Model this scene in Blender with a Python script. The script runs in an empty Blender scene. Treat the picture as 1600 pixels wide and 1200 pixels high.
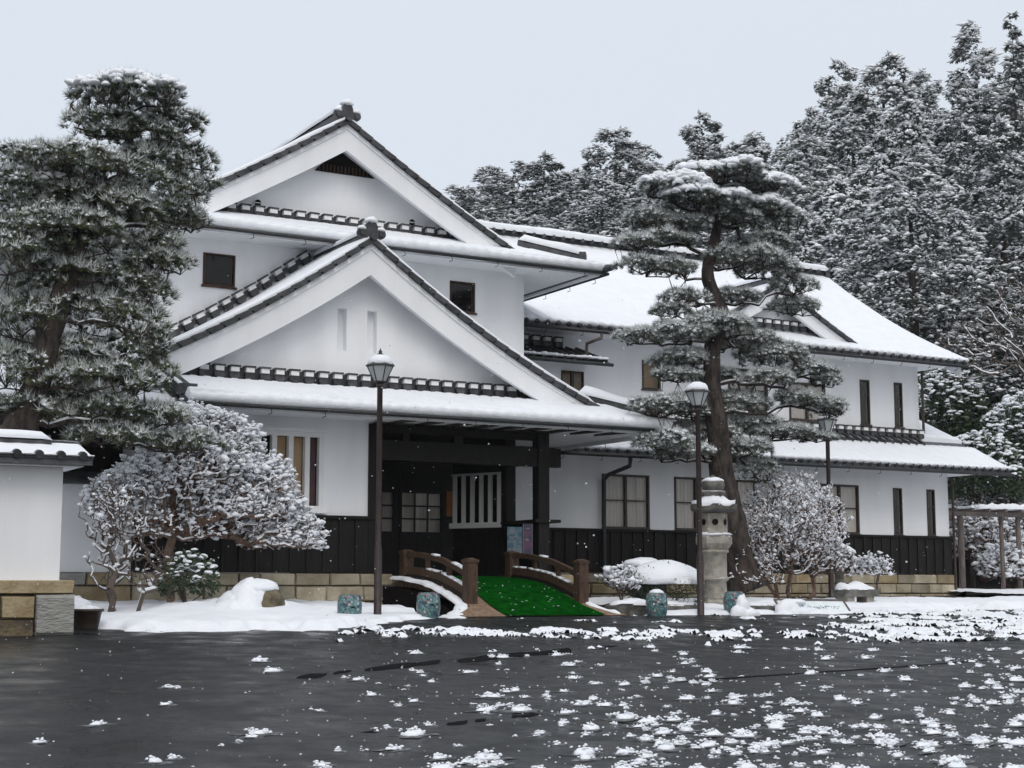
import bpy, math, random
import numpy as np
from mathutils import Vector
from mathutils.geometry import tessellate_polygon
R = math.radians
rng = np.random.default_rng(7)
random.seed(7)
scene = bpy.context.scene

# ------------------------------------------------------------------ camera, sky, sun, exposure
FPX = 2468.0                       # focal length in pixels of the 1600 px wide photograph
YAW = R(29.77)
PITCH = math.atan(320 / FPX)
ZC = 0.45
cam_d = bpy.data.cameras.new('camera')
cam_d.sensor_width = 36.0
cam_d.lens = 36.0 * FPX / 1600.0
cam_d.clip_end = 3000.0
cam = bpy.data.objects.new('camera', cam_d)
scene.collection.objects.link(cam)
cam.location = (0, 0, ZC)
cam.rotation_euler = (R(90) + PITCH, 0, -YAW)
scene.camera = cam

world = bpy.data.worlds.new('World')
scene.world = world
world.use_nodes = True
nt = world.node_tree
nt.nodes.clear()
w_out = nt.nodes.new('ShaderNodeOutputWorld')
sky = nt.nodes.new('ShaderNodeTexSky')
sky.sky_type = 'NISHITA'
sky.sun_disc = False
sky.sun_elevation = R(48)
sky.sun_rotation = R(200)
sky.dust_density = 4.0
bg_sky = nt.nodes.new('ShaderNodeBackground')
bg_sky.inputs['Strength'].default_value = 0.05
nt.links.new(sky.outputs[0], bg_sky.inputs['Color'])
# overcast layer: brighter towards the zenith, as an evenly clouded sky is
tc = nt.nodes.new('ShaderNodeTexCoord')
sep = nt.nodes.new('ShaderNodeSeparateXYZ')
nt.links.new(tc.outputs['Generated'], sep.inputs[0])
ramp = nt.nodes.new('ShaderNodeValToRGB')
ramp.color_ramp.elements[0].position = 0.0
ramp.color_ramp.elements[0].color = (0.59, 0.617, 0.637, 1)
ramp.color_ramp.elements[1].position = 1.0
ramp.color_ramp.elements[1].color = (0.87, 0.90, 0.93, 1)
nt.links.new(sep.outputs['Z'], ramp.inputs[0])
bg_cloud = nt.nodes.new('ShaderNodeBackground')
bg_cloud.inputs['Strength'].default_value = 0.95
nt.links.new(ramp.outputs[0], bg_cloud.inputs['Color'])
addsh = nt.nodes.new('ShaderNodeAddShader')
nt.links.new(bg_sky.outputs[0], addsh.inputs[0])
nt.links.new(bg_cloud.outputs[0], addsh.inputs[1])
nt.links.new(addsh.outputs[0], w_out.inputs['Surface'])

sun_d = bpy.data.lights.new('sun', 'SUN')
sun_d.energy = 0.55
sun_d.angle = R(25)
sun_d.color = (1.0, 0.98, 0.95)
sun = bpy.data.objects.new('sun', sun_d)
scene.collection.objects.link(sun)
sun.rotation_euler = (R(42), 0, R(-20))

vs = scene.view_settings
vs.view_transform = 'Standard'
vs.look = 'None'
vs.exposure = 0.0
vs.gamma = 1.0
vs.use_curve_mapping = False
scene.cycles.use_denoising = True
scene.cycles.max_bounces = 8
scene.cycles.diffuse_bounces = 5
scene.cycles.glossy_bounces = 3
scene.cycles.transparent_max_bounces = 8
scene.cycles.volume_bounces = 0

# ------------------------------------------------------------------ pixel <-> world helpers (calibration of the photograph)
sa, ca = math.sin(YAW), math.cos(YAW)
st, ct = math.sin(PITCH), math.cos(PITCH)
def ray(px, py):
    X = (px - 800) / FPX; U = (600 - py) / FPX
    y = ct - U * st
    return np.array([X * ca + y * sa, -X * sa + y * ca, st + U * ct])
def at_q(px, py, q):
    r = ray(px, py); t = q / r[1]
    return np.array([r[0] * t, q, r[2] * t + ZC])
def at_depth(px, py, d):
    r = ray(px, py); t = d
    return np.array([r[0] * t, r[1] * t, r[2] * t + ZC])

def ground_z(p, q):
    p = np.asarray(p, float); q = np.asarray(q, float)
    z = np.where(q < 22.5, -0.05 * (22.5 - q), np.minimum(0.039 * (q - 22.5), 0.33))
    z = np.where(q < -10, -0.05 * 32.5, z)
    s = p * sa + q * ca
    lat = p * ca - q * sa
    t = np.clip((s - 46) / 85.0, 0, 1)
    hill = t * t * (3 - 2 * t) * (17 + 9 * np.clip((lat + 10) / 60, 0, 1.5))
    return z + hill

# ------------------------------------------------------------------ numpy value noise
def _hash(ix, iy, seed):
    h = (ix.astype(np.int64) * 374761393 + iy.astype(np.int64) * 668265263 + seed * 1442695041) & 0x7fffffff
    h = (h ^ (h >> 13)) * 1274126177 & 0x7fffffff
    return ((h ^ (h >> 16)) & 0xffff) / 65535.0
def vnoise(x, y, seed=0):
    x = np.asarray(x, float); y = np.asarray(y, float)
    ix = np.floor(x); iy = np.floor(y); fx = x - ix; fy = y - iy
    fx = fx * fx * (3 - 2 * fx); fy = fy * fy * (3 - 2 * fy)
    a = _hash(ix, iy, seed); b = _hash(ix + 1, iy, seed); c = _hash(ix, iy + 1, seed); d = _hash(ix + 1, iy + 1, seed)
    return (a * (1 - fx) + b * fx) * (1 - fy) + (c * (1 - fx) + d * fx) * fy
def fbm(x, y, seed=0, octs=4):
    s = 0; a = 0.5; t = 0
    for i in range(octs):
        s = s + a * vnoise(x * 2 ** i, y * 2 ** i, seed + i * 17); t += a; a *= 0.5
    return s / t

# ------------------------------------------------------------------ materials
MATS = {}
def _n(t, k, **kw):
    n = t.nodes.new(k)
    for a, b in kw.items(): setattr(n, a, b)
    return n
def mk(name, c1, c2=None, scale=4.0, rough=0.7, bump=0.0, bscale=None, rnd=0.0, spec=0.4, stretch=(1, 1, 1), detail=5, rough2=None, contrast=(0.35, 0.65)):
    m = bpy.data.materials.new(name); m.use_nodes = True
    t = m.node_tree; b = t.nodes['Principled BSDF']
    b.inputs['Roughness'].default_value = rough
    b.inputs['Specular IOR Level'].default_value = spec
    b.inputs['Base Color'].default_value = (*c1, 1)
    g = _n(t, 'ShaderNodeNewGeometry')
    mp = _n(t, 'ShaderNodeMapping'); mp.inputs['Scale'].default_value = stretch
    t.links.new(g.outputs['Position'], mp.inputs['Vector'])
    if c2 is not None:
        nz = _n(t, 'ShaderNodeTexNoise'); nz.inputs['Scale'].default_value = scale; nz.inputs['Detail'].default_value = detail
        t.links.new(mp.outputs[0], nz.inputs['Vector'])
        rp = _n(t, 'ShaderNodeValToRGB')
        rp.color_ramp.elements[0].position = contrast[0]; rp.color_ramp.elements[1].position = contrast[1]
        rp.color_ramp.elements[0].color = (*c1, 1); rp.color_ramp.elements[1].color = (*c2, 1)
        t.links.new(nz.outputs['Fac'], rp.inputs[0])
        out = rp.outputs[0]
        if rnd:
            oi = _n(t, 'ShaderNodeObjectInfo')
            mr = _n(t, 'ShaderNodeMapRange'); mr.inputs['To Min'].default_value = 1 - rnd; mr.inputs['To Max'].default_value = 1 + rnd
            t.links.new(oi.outputs['Random'], mr.inputs['Value'])
            mx = _n(t, 'ShaderNodeVectorMath', operation='SCALE')
            t.links.new(out, mx.inputs[0]); t.links.new(mr.outputs[0], mx.inputs['Scale'])
            out = mx.outputs[0]
        t.links.new(out, b.inputs['Base Color'])
        if rough2 is not None:
            mr2 = _n(t, 'ShaderNodeMapRange'); mr2.inputs['From Min'].default_value = 0.35; mr2.inputs['From Max'].default_value = 0.65
            mr2.inputs['To Min'].default_value = rough; mr2.inputs['To Max'].default_value = rough2
            t.links.new(nz.outputs['Fac'], mr2.inputs['Value']); t.links.new(mr2.outputs[0], b.inputs['Roughness'])
    if bump:
        n2 = _n(t, 'ShaderNodeTexNoise'); n2.inputs['Scale'].default_value = bscale or scale * 3; n2.inputs['Detail'].default_value = 4
        t.links.new(mp.outputs[0], n2.inputs['Vector'])
        bp = _n(t, 'ShaderNodeBump'); bp.inputs['Strength'].default_value = bump; bp.inputs['Distance'].default_value = 0.05
        t.links.new(n2.outputs['Fac'], bp.inputs['Height']); t.links.new(bp.outputs[0], b.inputs['Normal'])
    MATS[name] = m
    return m
mk('snow', (0.775, 0.80, 0.845), (0.82, 0.84, 0.875), 3, 0.75, 0.25, 25, spec=0.2)
mk('slush', (0.50, 0.52, 0.55), (0.82, 0.84, 0.87), 7, 0.5, 0.4, 40, spec=0.3)
mk('plaster', (0.87, 0.885, 0.905), (0.785, 0.798, 0.815), 1.1, 0.85, 0.08, 30, spec=0.2, stretch=(1.6, 1.6, 0.28), detail=8, contrast=(0.42, 0.75))
mk('dark_wood', (0.006, 0.0055, 0.0055), (0.014, 0.012, 0.011), 6, 0.6, 0.25, 30, rnd=0.4, stretch=(3, 3, 0.5), spec=0.25)
mk('brown_wood', (0.038, 0.021, 0.012), (0.092, 0.048, 0.027), 7, 0.55, 0.6, 30, stretch=(3, 3, 0.7))
mk('sign_wood', (0.32, 0.13, 0.03), (0.40, 0.17, 0.05), 5, 0.55, 0.1)
mk('frame_wood', (0.035, 0.025, 0.020), (0.060, 0.042, 0.032), 6, 0.5, 0.1)
mk('grey_wood', (0.10, 0.08, 0.075), (0.17, 0.14, 0.125), 6, 0.7, 0.3, 25, stretch=(3, 3, 0.6))
mk('tile', (0.030, 0.031, 0.035), (0.075, 0.077, 0.083), 6, 0.45, 0.2, 30, rnd=0.35)
mk('iron', (0.030, 0.020, 0.019), (0.045, 0.030, 0.028), 8, 0.45, 0.1, 50)
mk('gutter', (0.016, 0.017, 0.019), (0.03, 0.031, 0.034), 5, 0.45)
mk('sandstone', (0.27, 0.235, 0.165), (0.42, 0.375, 0.285), 2.6, 0.85, 0.5, 14, rnd=0.28)
mk('ochre_stone', (0.23, 0.175, 0.10), (0.36, 0.30, 0.195), 3.5, 0.85, 0.5, 14, rnd=0.25)
mk('wet_stone', (0.035, 0.027, 0.021), (0.13, 0.10, 0.055), 3.5, 0.6, 0.6, 12, rnd=0.2)
mk('pale_stone', (0.33, 0.33, 0.31), (0.24, 0.24, 0.22), 5, 0.85, 0.6, 14, stretch=(1, 1, 3))
mk('granite', (0.24, 0.22, 0.185), (0.38, 0.36, 0.32), 9, 0.85, 0.4, 40)
mk('dark_granite', (0.07, 0.068, 0.06), (0.17, 0.165, 0.15), 7, 0.8, 0.4, 30)
mk('mossy_rock', (0.06, 0.052, 0.03), (0.20, 0.17, 0.11), 6, 0.85, 0.7, 14)
mk('mortar', (0.07, 0.06, 0.05), (0.12, 0.10, 0.08), 8, 0.9, 0.2)
mk('soil', (0.020, 0.017, 0.014), (0.045, 0.036, 0.028), 5, 0.9, 0.4)
mk('carpet', (0.0015, 0.040, 0.003), (0.004, 0.085, 0.007), 7, 1.0, 0.6, 120, spec=0.0, detail=8)
mk('deck_brick', (0.16, 0.10, 0.065), (0.26, 0.18, 0.12), 12, 0.85, 0.4, 40)
mk('bark', (0.016, 0.012, 0.011), (0.075, 0.060, 0.052), 9, 0.95, 1.0, 22, stretch=(1, 1, 0.4))
mk('twig', (0.060, 0.046, 0.038), (0.12, 0.092, 0.078), 9, 0.85)
mk('red_twig', (0.085, 0.050, 0.036), (0.15, 0.10, 0.075), 9, 0.85)
mk('needle', (0.052, 0.072, 0.040), (0.140, 0.155, 0.078), 2.2, 0.6, spec=0.3)
mk('needle_grey', (0.085, 0.105, 0.080), (0.20, 0.22, 0.175), 2.2, 0.6, spec=0.3)
mk('conifer', (0.045, 0.056, 0.052), (0.235, 0.25, 0.24), 1.3, 0.7, rnd=0.35, spec=0.2)
mk('evergreen', (0.028, 0.050, 0.026), (0.055, 0.085, 0.04), 2, 0.6)
mk('dead_leaf', (0.10, 0.075, 0.045), (0.16, 0.12, 0.07), 3, 0.8)
mk('curtain', (0.74, 0.73, 0.72), (0.62, 0.61, 0.60), 3, 0.9, stretch=(5, 5, 0.3))
mk('tan_board', (0.42, 0.30, 0.17), (0.35, 0.24, 0.13), 3, 0.7)
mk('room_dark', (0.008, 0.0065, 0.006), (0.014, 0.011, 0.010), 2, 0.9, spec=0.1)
mk('terracotta', (0.035, 0.028, 0.024), (0.06, 0.045, 0.035), 5, 0.5)
mk('forest_floor', (0.05, 0.045, 0.04), (0.55, 0.56, 0.58), 0.8, 0.9)
mk('white_paint', (0.84, 0.84, 0.84), (0.78, 0.78, 0.79), 3, 0.6)
mk('lamp_glass', (0.42, 0.45, 0.46), (0.50, 0.53, 0.54), 3, 0.25, spec=0.5)
mk('board_face', (0.66, 0.74, 0.75), (0.78, 0.82, 0.83), 4, 0.5)
mk('ink', (0.05, 0.16, 0.19), (0.08, 0.20, 0.22), 8, 0.6)
mk('poster_blue', (0.035, 0.085, 0.12), (0.09, 0.14, 0.175), 9, 0.6, contrast=(0.45, 0.55))
mk('poster_pink', (0.095, 0.045, 0.08), (0.04, 0.035, 0.06), 7, 0.6, contrast=(0.45, 0.55))
mk('poster_print', (0.11, 0.13, 0.15), (0.16, 0.18, 0.20), 5, 0.6)
mk('frost', (0.44, 0.47, 0.46), (0.74, 0.77, 0.78), 3, 0.7, spec=0.2)
mk('forest_snow', (0.74, 0.77, 0.80), (0.90, 0.91, 0.93), 1.2, 0.8, spec=0.1)
mk('thin_slush', (0.018, 0.019, 0.021), (0.20, 0.21, 0.225), 22, 0.45, 0.2, 60, spec=0.3, contrast=(0.38, 0.66))
mk('maroon', (0.07, 0.035, 0.035), (0.10, 0.05, 0.05), 5, 0.6)

fm = bpy.data.materials.new('flake'); fm.use_nodes = True
t = fm.node_tree; t.nodes.clear()
o_ = _n(t, 'ShaderNodeOutputMaterial'); d1 = _n(t, 'ShaderNodeBsdfDiffuse'); d1.inputs['Color'].default_value = (0.9, 0.92, 0.95, 1)
d2 = _n(t, 'ShaderNodeBsdfTranslucent'); d2.inputs['Color'].default_value = (0.9, 0.92, 0.95, 1); mx = _n(t, 'ShaderNodeMixShader'); mx.inputs[0].default_value = 0.5
t.links.new(d1.outputs[0], mx.inputs[1]); t.links.new(d2.outputs[0], mx.inputs[2]); t.links.new(mx.outputs[0], o_.inputs[0])
MATS['flake'] = fm
# window glass: clear with a mirror coat that grows towards grazing angles
gm = bpy.data.materials.new('glass'); gm.use_nodes = True
t = gm.node_tree; t.nodes.clear()
o_ = _n(t, 'ShaderNodeOutputMaterial'); fr = _n(t, 'ShaderNodeFresnel'); fr.inputs['IOR'].default_value = 1.28
tr = _n(t, 'ShaderNodeBsdfTransparent'); tr.inputs['Color'].default_value = (0.95, 0.94, 0.93, 1)
gl = _n(t, 'ShaderNodeBsdfGlossy'); gl.inputs['Roughness'].default_value = 0.03
mx = _n(t, 'ShaderNodeMixShader')
t.links.new(fr.outputs[0], mx.inputs[0]); t.links.new(tr.outputs[0], mx.inputs[1]); t.links.new(gl.outputs[0], mx.inputs[2]); t.links.new(mx.outputs[0], o_.inputs[0])
MATS['glass'] = gm

# asphalt: dark, wet, with drier and wetter patches and fine aggregate
am = bpy.data.materials.new('asphalt'); am.use_nodes = True
t = am.node_tree; b = t.nodes['Principled BSDF']
g = _n(t, 'ShaderNodeNewGeometry')
n1 = _n(t, 'ShaderNodeTexNoise'); n1.inputs['Scale'].default_value = 0.35; n1.inputs['Detail'].default_value = 6; n1.inputs['Distortion'].default_value = 0.8
n2 = _n(t, 'ShaderNodeTexNoise'); n2.inputs['Scale'].default_value = 38; n2.inputs['Detail'].default_value = 5
n3 = _n(t, 'ShaderNodeTexNoise'); n3.inputs['Scale'].default_value = 2.2; n3.inputs['Detail'].default_value = 7
for n in (n1, n2, n3): t.links.new(g.outputs['Position'], n.inputs['Vector'])
r1 = _n(t, 'ShaderNodeValToRGB'); r1.color_ramp.elements[0].position = 0.35; r1.color_ramp.elements[1].position = 0.7
r1.color_ramp.elements[0].color = (0.007, 0.0074, 0.0082, 1); r1.color_ramp.elements[1].color = (0.019, 0.0195, 0.021, 1)
t.links.new(n1.outputs['Fac'], r1.inputs[0])
r2 = _n(t, 'ShaderNodeMapRange'); r2.inputs['From Min'].default_value = 0.3; r2.inputs['From Max'].default_value = 0.7; r2.inputs['To Min'].default_value = 0.35; r2.inputs['To Max'].default_value = 1.9
t.links.new(n2.outputs['Fac'], r2.inputs['Value'])
sc_ = _n(t, 'ShaderNodeVectorMath', operation='SCALE')
t.links.new(r1.outputs[0], sc_.inputs[0]); t.links.new(r2.outputs[0], sc_.inputs['Scale'])
t.links.new(sc_.outputs[0], b.inputs['Base Color'])
r3 = _n(t, 'ShaderNodeMapRange'); r3.inputs['From Min'].default_value = 0.35; r3.inputs['From Max'].default_value = 0.65; r3.inputs['To Min'].default_value = 0.24; r3.inputs['To Max'].default_value = 0.60
t.links.new(n3.outputs['Fac'], r3.inputs['Value']); t.links.new(r3.outputs[0], b.inputs['Roughness'])
bp = _n(t, 'ShaderNodeBump'); bp.inputs['Strength'].default_value = 0.35; bp.inputs['Distance'].default_value = 0.01
t.links.new(n2.outputs['Fac'], bp.inputs['Height']); t.links.new(bp.outputs[0], b.inputs['Normal'])
b.inputs['Specular IOR Level'].default_value = 0.3
MATS['asphalt'] = am

# glazed ceramic of the garden stools: teal ground with pink, white and dark motifs
cm = bpy.data.materials.new('ceramic'); cm.use_nodes = True
t = cm.node_tree; b = t.nodes['Principled BSDF']; b.inputs['Roughness'].default_value = 0.3
tcn = _n(t, 'ShaderNodeTexCoord')
v1 = _n(t, 'ShaderNodeTexVoronoi'); v1.inputs['Scale'].default_value = 26
t.links.new(tcn.outputs['Object'], v1.inputs['Vector'])
r1 = _n(t, 'ShaderNodeValToRGB'); r1.color_ramp.interpolation = 'CONSTANT'
cols = [(0.0, (0.10, 0.21, 0.21)), (0.22, (0.15, 0.26, 0.26)), (0.44, (0.26, 0.11, 0.12)), (0.55, (0.08, 0.16, 0.19)), (0.70, (0.36, 0.39, 0.40)), (0.77, (0.04, 0.06, 0.09)), (0.88, (0.13, 0.27, 0.26))]
while len(r1.color_ramp.elements) < len(cols): r1.color_ramp.elements.new(0.5)
for e, (ps, c) in zip(r1.color_ramp.elements, cols): e.position = ps; e.color = (*c, 1)
sx = _n(t, 'ShaderNodeSeparateColor'); t.links.new(v1.outputs['Color'], sx.inputs[0]); t.links.new(sx.outputs[0], r1.inputs[0])
v2 = _n(t, 'ShaderNodeTexVoronoi', feature='DISTANCE_TO_EDGE'); v2.inputs['Scale'].default_value = 26
t.links.new(tcn.outputs['Object'], v2.inputs['Vector'])
lt = _n(t, 'ShaderNodeMath', operation='LESS_THAN'); lt.inputs[1].default_value = 0.05; t.links.new(v2.outputs['Distance'], lt.inputs[0])
mc = _n(t, 'ShaderNodeMix', data_type='RGBA'); mc.inputs['B'].default_value = (0.03, 0.07, 0.08, 1)
t.links.new(lt.outputs[0], mc.inputs['Factor']); t.links.new(r1.outputs[0], mc.inputs['A']); t.links.new(mc.outputs['Result'], b.inputs['Base Color'])
MATS['ceramic'] = cm

# ------------------------------------------------------------------ object helpers
COL = scene.collection
WL = {}
def wloc(o): return WL.get(o.name, np.zeros(3)) if o is not None else np.zeros(3)
def thing(name, label, cat, loc=(0, 0, 0), group=None, kind=None):
    o = bpy.data.objects.new(name, None); COL.objects.link(o)
    o.empty_display_size = 0.2
    o.location = loc; WL[o.name] = np.array(loc, float)
    tag(o, label, cat, group, kind)
    return o
def tag(o, label=None, cat=None, group=None, kind=None):
    if label: o['label'] = label
    if cat: o['category'] = cat
    if group: o['group'] = group
    if kind: o['kind'] = kind
    return o
def put(name, me, parent=None, world=(0, 0, 0), rot=None, scale=None):
    """link a mesh at a world location; the parent's own world location is taken off"""
    o = bpy.data.objects.new(name, me); COL.objects.link(o)
    w = np.array(world, float)
    if parent is not None:
        o.parent = parent
        o.location = w - wloc(parent)
    else:
        o.location = w
    if rot is not None: o.rotation_euler = rot
    if scale is not None: o.scale = scale
    WL[o.name] = w
    return o

def np_mesh(name, V, F, mats, smooth=False, mi=None):
    """V (n,3); F list of arrays (m,k) of equal k each"""
    me = bpy.data.meshes.new(name)
    V = np.asarray(V, np.float32)
    Fs = [np.asarray(f, np.int32) for f in F if len(f)]
    nl = sum(f.size for f in Fs); nf = sum(len(f) for f in Fs)
    me.vertices.add(len(V)); me.vertices.foreach_set('co', V.ravel())
    me.loops.add(nl); me.loops.foreach_set('vertex_index', np.concatenate([f.ravel() for f in Fs]))
    tot = np.concatenate([np.full(len(f), f.shape[1], np.int32) for f in Fs])
    start = np.concatenate([[0], np.cumsum(tot)[:-1]]).astype(np.int32)
    me.polygons.add(nf)
    me.polygons.foreach_set('loop_start', start)
    me.polygons.foreach_set('loop_total', tot)
    if mi is not None: me.polygons.foreach_set('material_index', np.asarray(mi, np.int32))
    me.polygons.foreach_set('use_smooth', np.full(nf, bool(smooth)))
    for m in (mats if isinstance(mats, (list, tuple)) else [mats]): me.materials.append(MATS[m])
    me.update(calc_edges=True)
    me.validate()
    return me

class MB:
    def __init__(s): s.v = []; s.f = []; s.m = []; s.n = 0
    def add(s, V, F, m=0):
        V = np.asarray(V, float); s.v.append(V)
        for f in F: s.f.append([i + s.n for i in f]); s.m.append(m)
        s.n += len(V)
    def box(s, x0, x1, y0, y1, z0, z1, m=0):
        V = [(x, y, z) for x in (x0, x1) for y in (y0, y1) for z in (z0, z1)]
        s.add(V, [(0, 1, 3, 2), (4, 6, 7, 5), (0, 4, 5, 1), (2, 3, 7, 6), (0, 2, 6, 4), (1, 5, 7, 3)], m)
    def hull8(s, P, m=0):
        s.add(P, [(0, 1, 3, 2), (4, 6, 7, 5), (0, 4, 5, 1), (2, 3, 7, 6), (0, 2, 6, 4), (1, 5, 7, 3)], m)
    def bar(s, a, b, w, h, m=0, up=(0, 0, 1)):
        a = np.array(a, float); b = np.array(b, float); d = b - a; d /= np.linalg.norm(d)
        up = np.array(up, float); sd = np.cross(d, up); sd /= np.linalg.norm(sd); u = np.cross(sd, d)
        P = [e + sd * w * i / 2 + u * h * j / 2 for e in (a, b) for i in (-1, 1) for j in (-1, 1)]
        s.hull8(P, m)
    def prism(s, pts, ext, m=0):
        pts = np.asarray(pts, float); ext = np.asarray(ext, float); n = len(pts)
        tris = tessellate_polygon([[Vector(p) for p in pts]])
        F = [tuple(t_) for t_ in tris] + [tuple(i + n for i in t_[::-1]) for t_ in tris]
        F += [(i, (i + 1) % n, (i + 1) % n + n, i + n) for i in range(n)]
        s.add(np.vstack([pts, pts + ext]), F, m)
    def holed(s, outer, holes, depth, m=0):
        """flat plate with holes and reveals running depth back"""
        allp = [Vector(p) for p in outer]; loops = [[Vector(p) for p in outer]]
        for h in holes: loops.append([Vector(p) for p in h]); allp += [Vector(p) for p in h]
        s.add(np.array([tuple(p) for p in allp]), [tuple(t_) for t_ in tessellate_polygon(loops)], m)
        dv = np.array(depth, float)
        for lp in [outer] + list(holes):
            P = np.array(lp, float); n = len(P)
            s.add(np.vstack([P, P + dv]), [(i, (i + 1) % n, (i + 1) % n + n, i + n) for i in range(n)], m)
    def tube(s, path, rad, n=8, m=0, cap=True):
        path = np.asarray(path, float); k = len(path)
        rad = np.full(k, rad) if np.isscalar(rad) else np.asarray(rad, float)
        T = np.gradient(path, axis=0); T /= np.linalg.norm(T, axis=1)[:, None]
        ref = np.array([0, 0, 1.0]) if abs(T[0][2]) < 0.9 else np.array([1.0, 0, 0])
        V = []
        for i in range(k):
            a = np.cross(T[i], ref); a /= np.linalg.norm(a); b_ = np.cross(T[i], a)
            for j in range(n):
                th = 2 * math.pi * j / n
                V.append(path[i] + rad[i] * (a * math.cos(th) + b_ * math.sin(th)))
        F = [(i * n + j, i * n + (j + 1) % n, (i + 1) * n + (j + 1) % n, (i + 1) * n + j) for i in range(k - 1) for j in range(n)]
        if cap: F += [tuple(range(n - 1, -1, -1)), tuple((k - 1) * n + j for j in range(n))]
        s.add(V, F, m)
    def lathe(s, prof, n=16, c=(0, 0, 0), m=0, sq=None):
        c = np.array(c, float); V = []; k = len(prof)
        for r, z in prof:
            for j in range(n):
                th = 2 * math.pi * (j + 0.5) / n
                V.append(c + np.array([r * math.cos(th), r * math.sin(th), z]))
        F = [(i * n + j, i * n + (j + 1) % n, (i + 1) * n + (j + 1) % n, (i + 1) * n + j) for i in range(k - 1) for j in range(n)]
        F += [tuple(range(n - 1, -1, -1)), tuple((k - 1) * n + j for j in range(n))]
        s.add(V, F, m)
    def grid(s, G, m=0, flip=False):
        h, w = G.shape[:2]
        i, j = np.meshgrid(np.arange(h - 1), np.arange(w - 1), indexing='ij'); a = (i * w + j).ravel()
        F = np.stack([a, a + 1, a + w + 1, a + w], 1)
        if flip: F = F[:, ::-1]
        s.add(G.reshape(-1, 3), F.tolist(), m)
    def mesh(s, name, mats, smooth=False):
        V = np.vstack(s.v)
        k3 = [i for i, f in enumerate(s.f) if len(f) == 3]; k4 = [i for i, f in enumerate(s.f) if len(f) == 4]; ko = [i for i, f in enumerate(s.f) if len(f) > 4]
        F = [np.array([s.f[i] for i in k3], int).reshape(-1, 3), np.array([s.f[i] for i in k4], int).reshape(-1, 4)] + [np.array([s.f[i]], int) for i in ko]
        mi = [s.m[i] for i in k3 + k4 + ko]
        return np_mesh(name, V, F, mats, smooth, mi)
    def build(s, name, mats, parent=None, smooth=False):
        return put(name, s.mesh(name, mats, smooth), parent)

def ico(sub):
    import bmesh
    bm = bmesh.new(); bmesh.ops.create_icosphere(bm, subdivisions=sub, radius=1)
    V = np.array([v.co[:] for v in bm.verts]); F = np.array([[v.index for v in f.verts] for f in bm.faces]); bm.free()
    return V, F
ICO0, ICO1, ICO2 = ico(1), ico(2), ico(3)

def rand_rot(n, tilt=0.3, r=rng):
    """n rotation matrices: random yaw and a small tilt"""
    yaw = r.uniform(0, 2 * math.pi, n); ax = r.uniform(0, 2 * math.pi, n); tl = r.normal(0, tilt, n)
    c, s_ = np.cos(yaw), np.sin(yaw); Z = np.zeros(n); O = np.ones(n)
    Rz = np.stack([np.stack([c, -s_, Z], -1), np.stack([s_, c, Z], -1), np.stack([Z, Z, O], -1)], 1)
    kx, ky = np.cos(ax), np.sin(ax); ct_, st_ = np.cos(tl), np.sin(tl); v = 1 - ct_
    Rt = np.stack([np.stack([ct_ + kx * kx * v, kx * ky * v, ky * st_], -1), np.stack([kx * ky * v, ct_ + ky * ky * v, -kx * st_], -1), np.stack([-ky * st_, kx * st_, ct_], -1)], 1)
    return Rt @ Rz
def align(D):
    """rotation matrices taking +z to the unit directions D, random roll"""
    D = D / np.linalg.norm(D, axis=1)[:, None]
    a = rng.normal(size=D.shape); x = np.cross(a, D); x /= np.linalg.norm(x, axis=1)[:, None]; y = np.cross(D, x)
    return np.stack([x, y, D], 2)
def scatter(tmpl, M, L):
    """merge copies of a template (V,F): M (n,3,3), L (n,3)"""
    V, F = tmpl; n = len(L)
    W = np.einsum('nij,kj->nki', M, V) + L[:, None, :]
    G = F[None] + (np.arange(n) * len(V))[:, None, None]
    return W.reshape(-1, 3), G.reshape(-1, F.shape[1])
def scatter_var(tmpls, M, L):
    Vs = []; Fs = []; off = 0
    which = rng.integers(0, len(tmpls), len(L))
    for i, tm in enumerate(tmpls):
        k = which == i
        if not k.any(): continue
        V, F = scatter(tm, M[k], L[k]); Vs.append(V); Fs.append(F + off); off += len(V)
    return np.vstack(Vs), np.vstack(Fs)
def lumpy(base, amp, seed, flat=0.35):
    V, F = base; r = np.random.default_rng(seed)
    V = V * (1 + r.uniform(-amp, amp, (len(V), 1)))
    V[:, 2] = np.where(V[:, 2] < 0, V[:, 2] * flat, V[:, 2])
    return V, F
BLOBS = [lumpy(ICO1, 0.16, s) for s in range(4)]
def octa(seed):
    r = np.random.default_rng(seed); V = np.array([[1, 0, 0], [-1, 0, 0], [0, 1, 0], [0, -1, 0], [0, 0, 1], [0, 0, -0.6]], float) * (1 + r.uniform(-0.25, 0.25, (6, 1))) + r.normal(0, 0.08, (6, 3))
    F = np.array([[0, 2, 4], [2, 1, 4], [1, 3, 4], [3, 0, 4], [2, 0, 5], [1, 2, 5], [3, 1, 5], [0, 3, 5]]); return V * 1.12, F
OCTA = [octa(s) for s in range(6)]
BLOBS0 = [lumpy(ICO0, 0.2, s) for s in range(4)]

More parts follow.
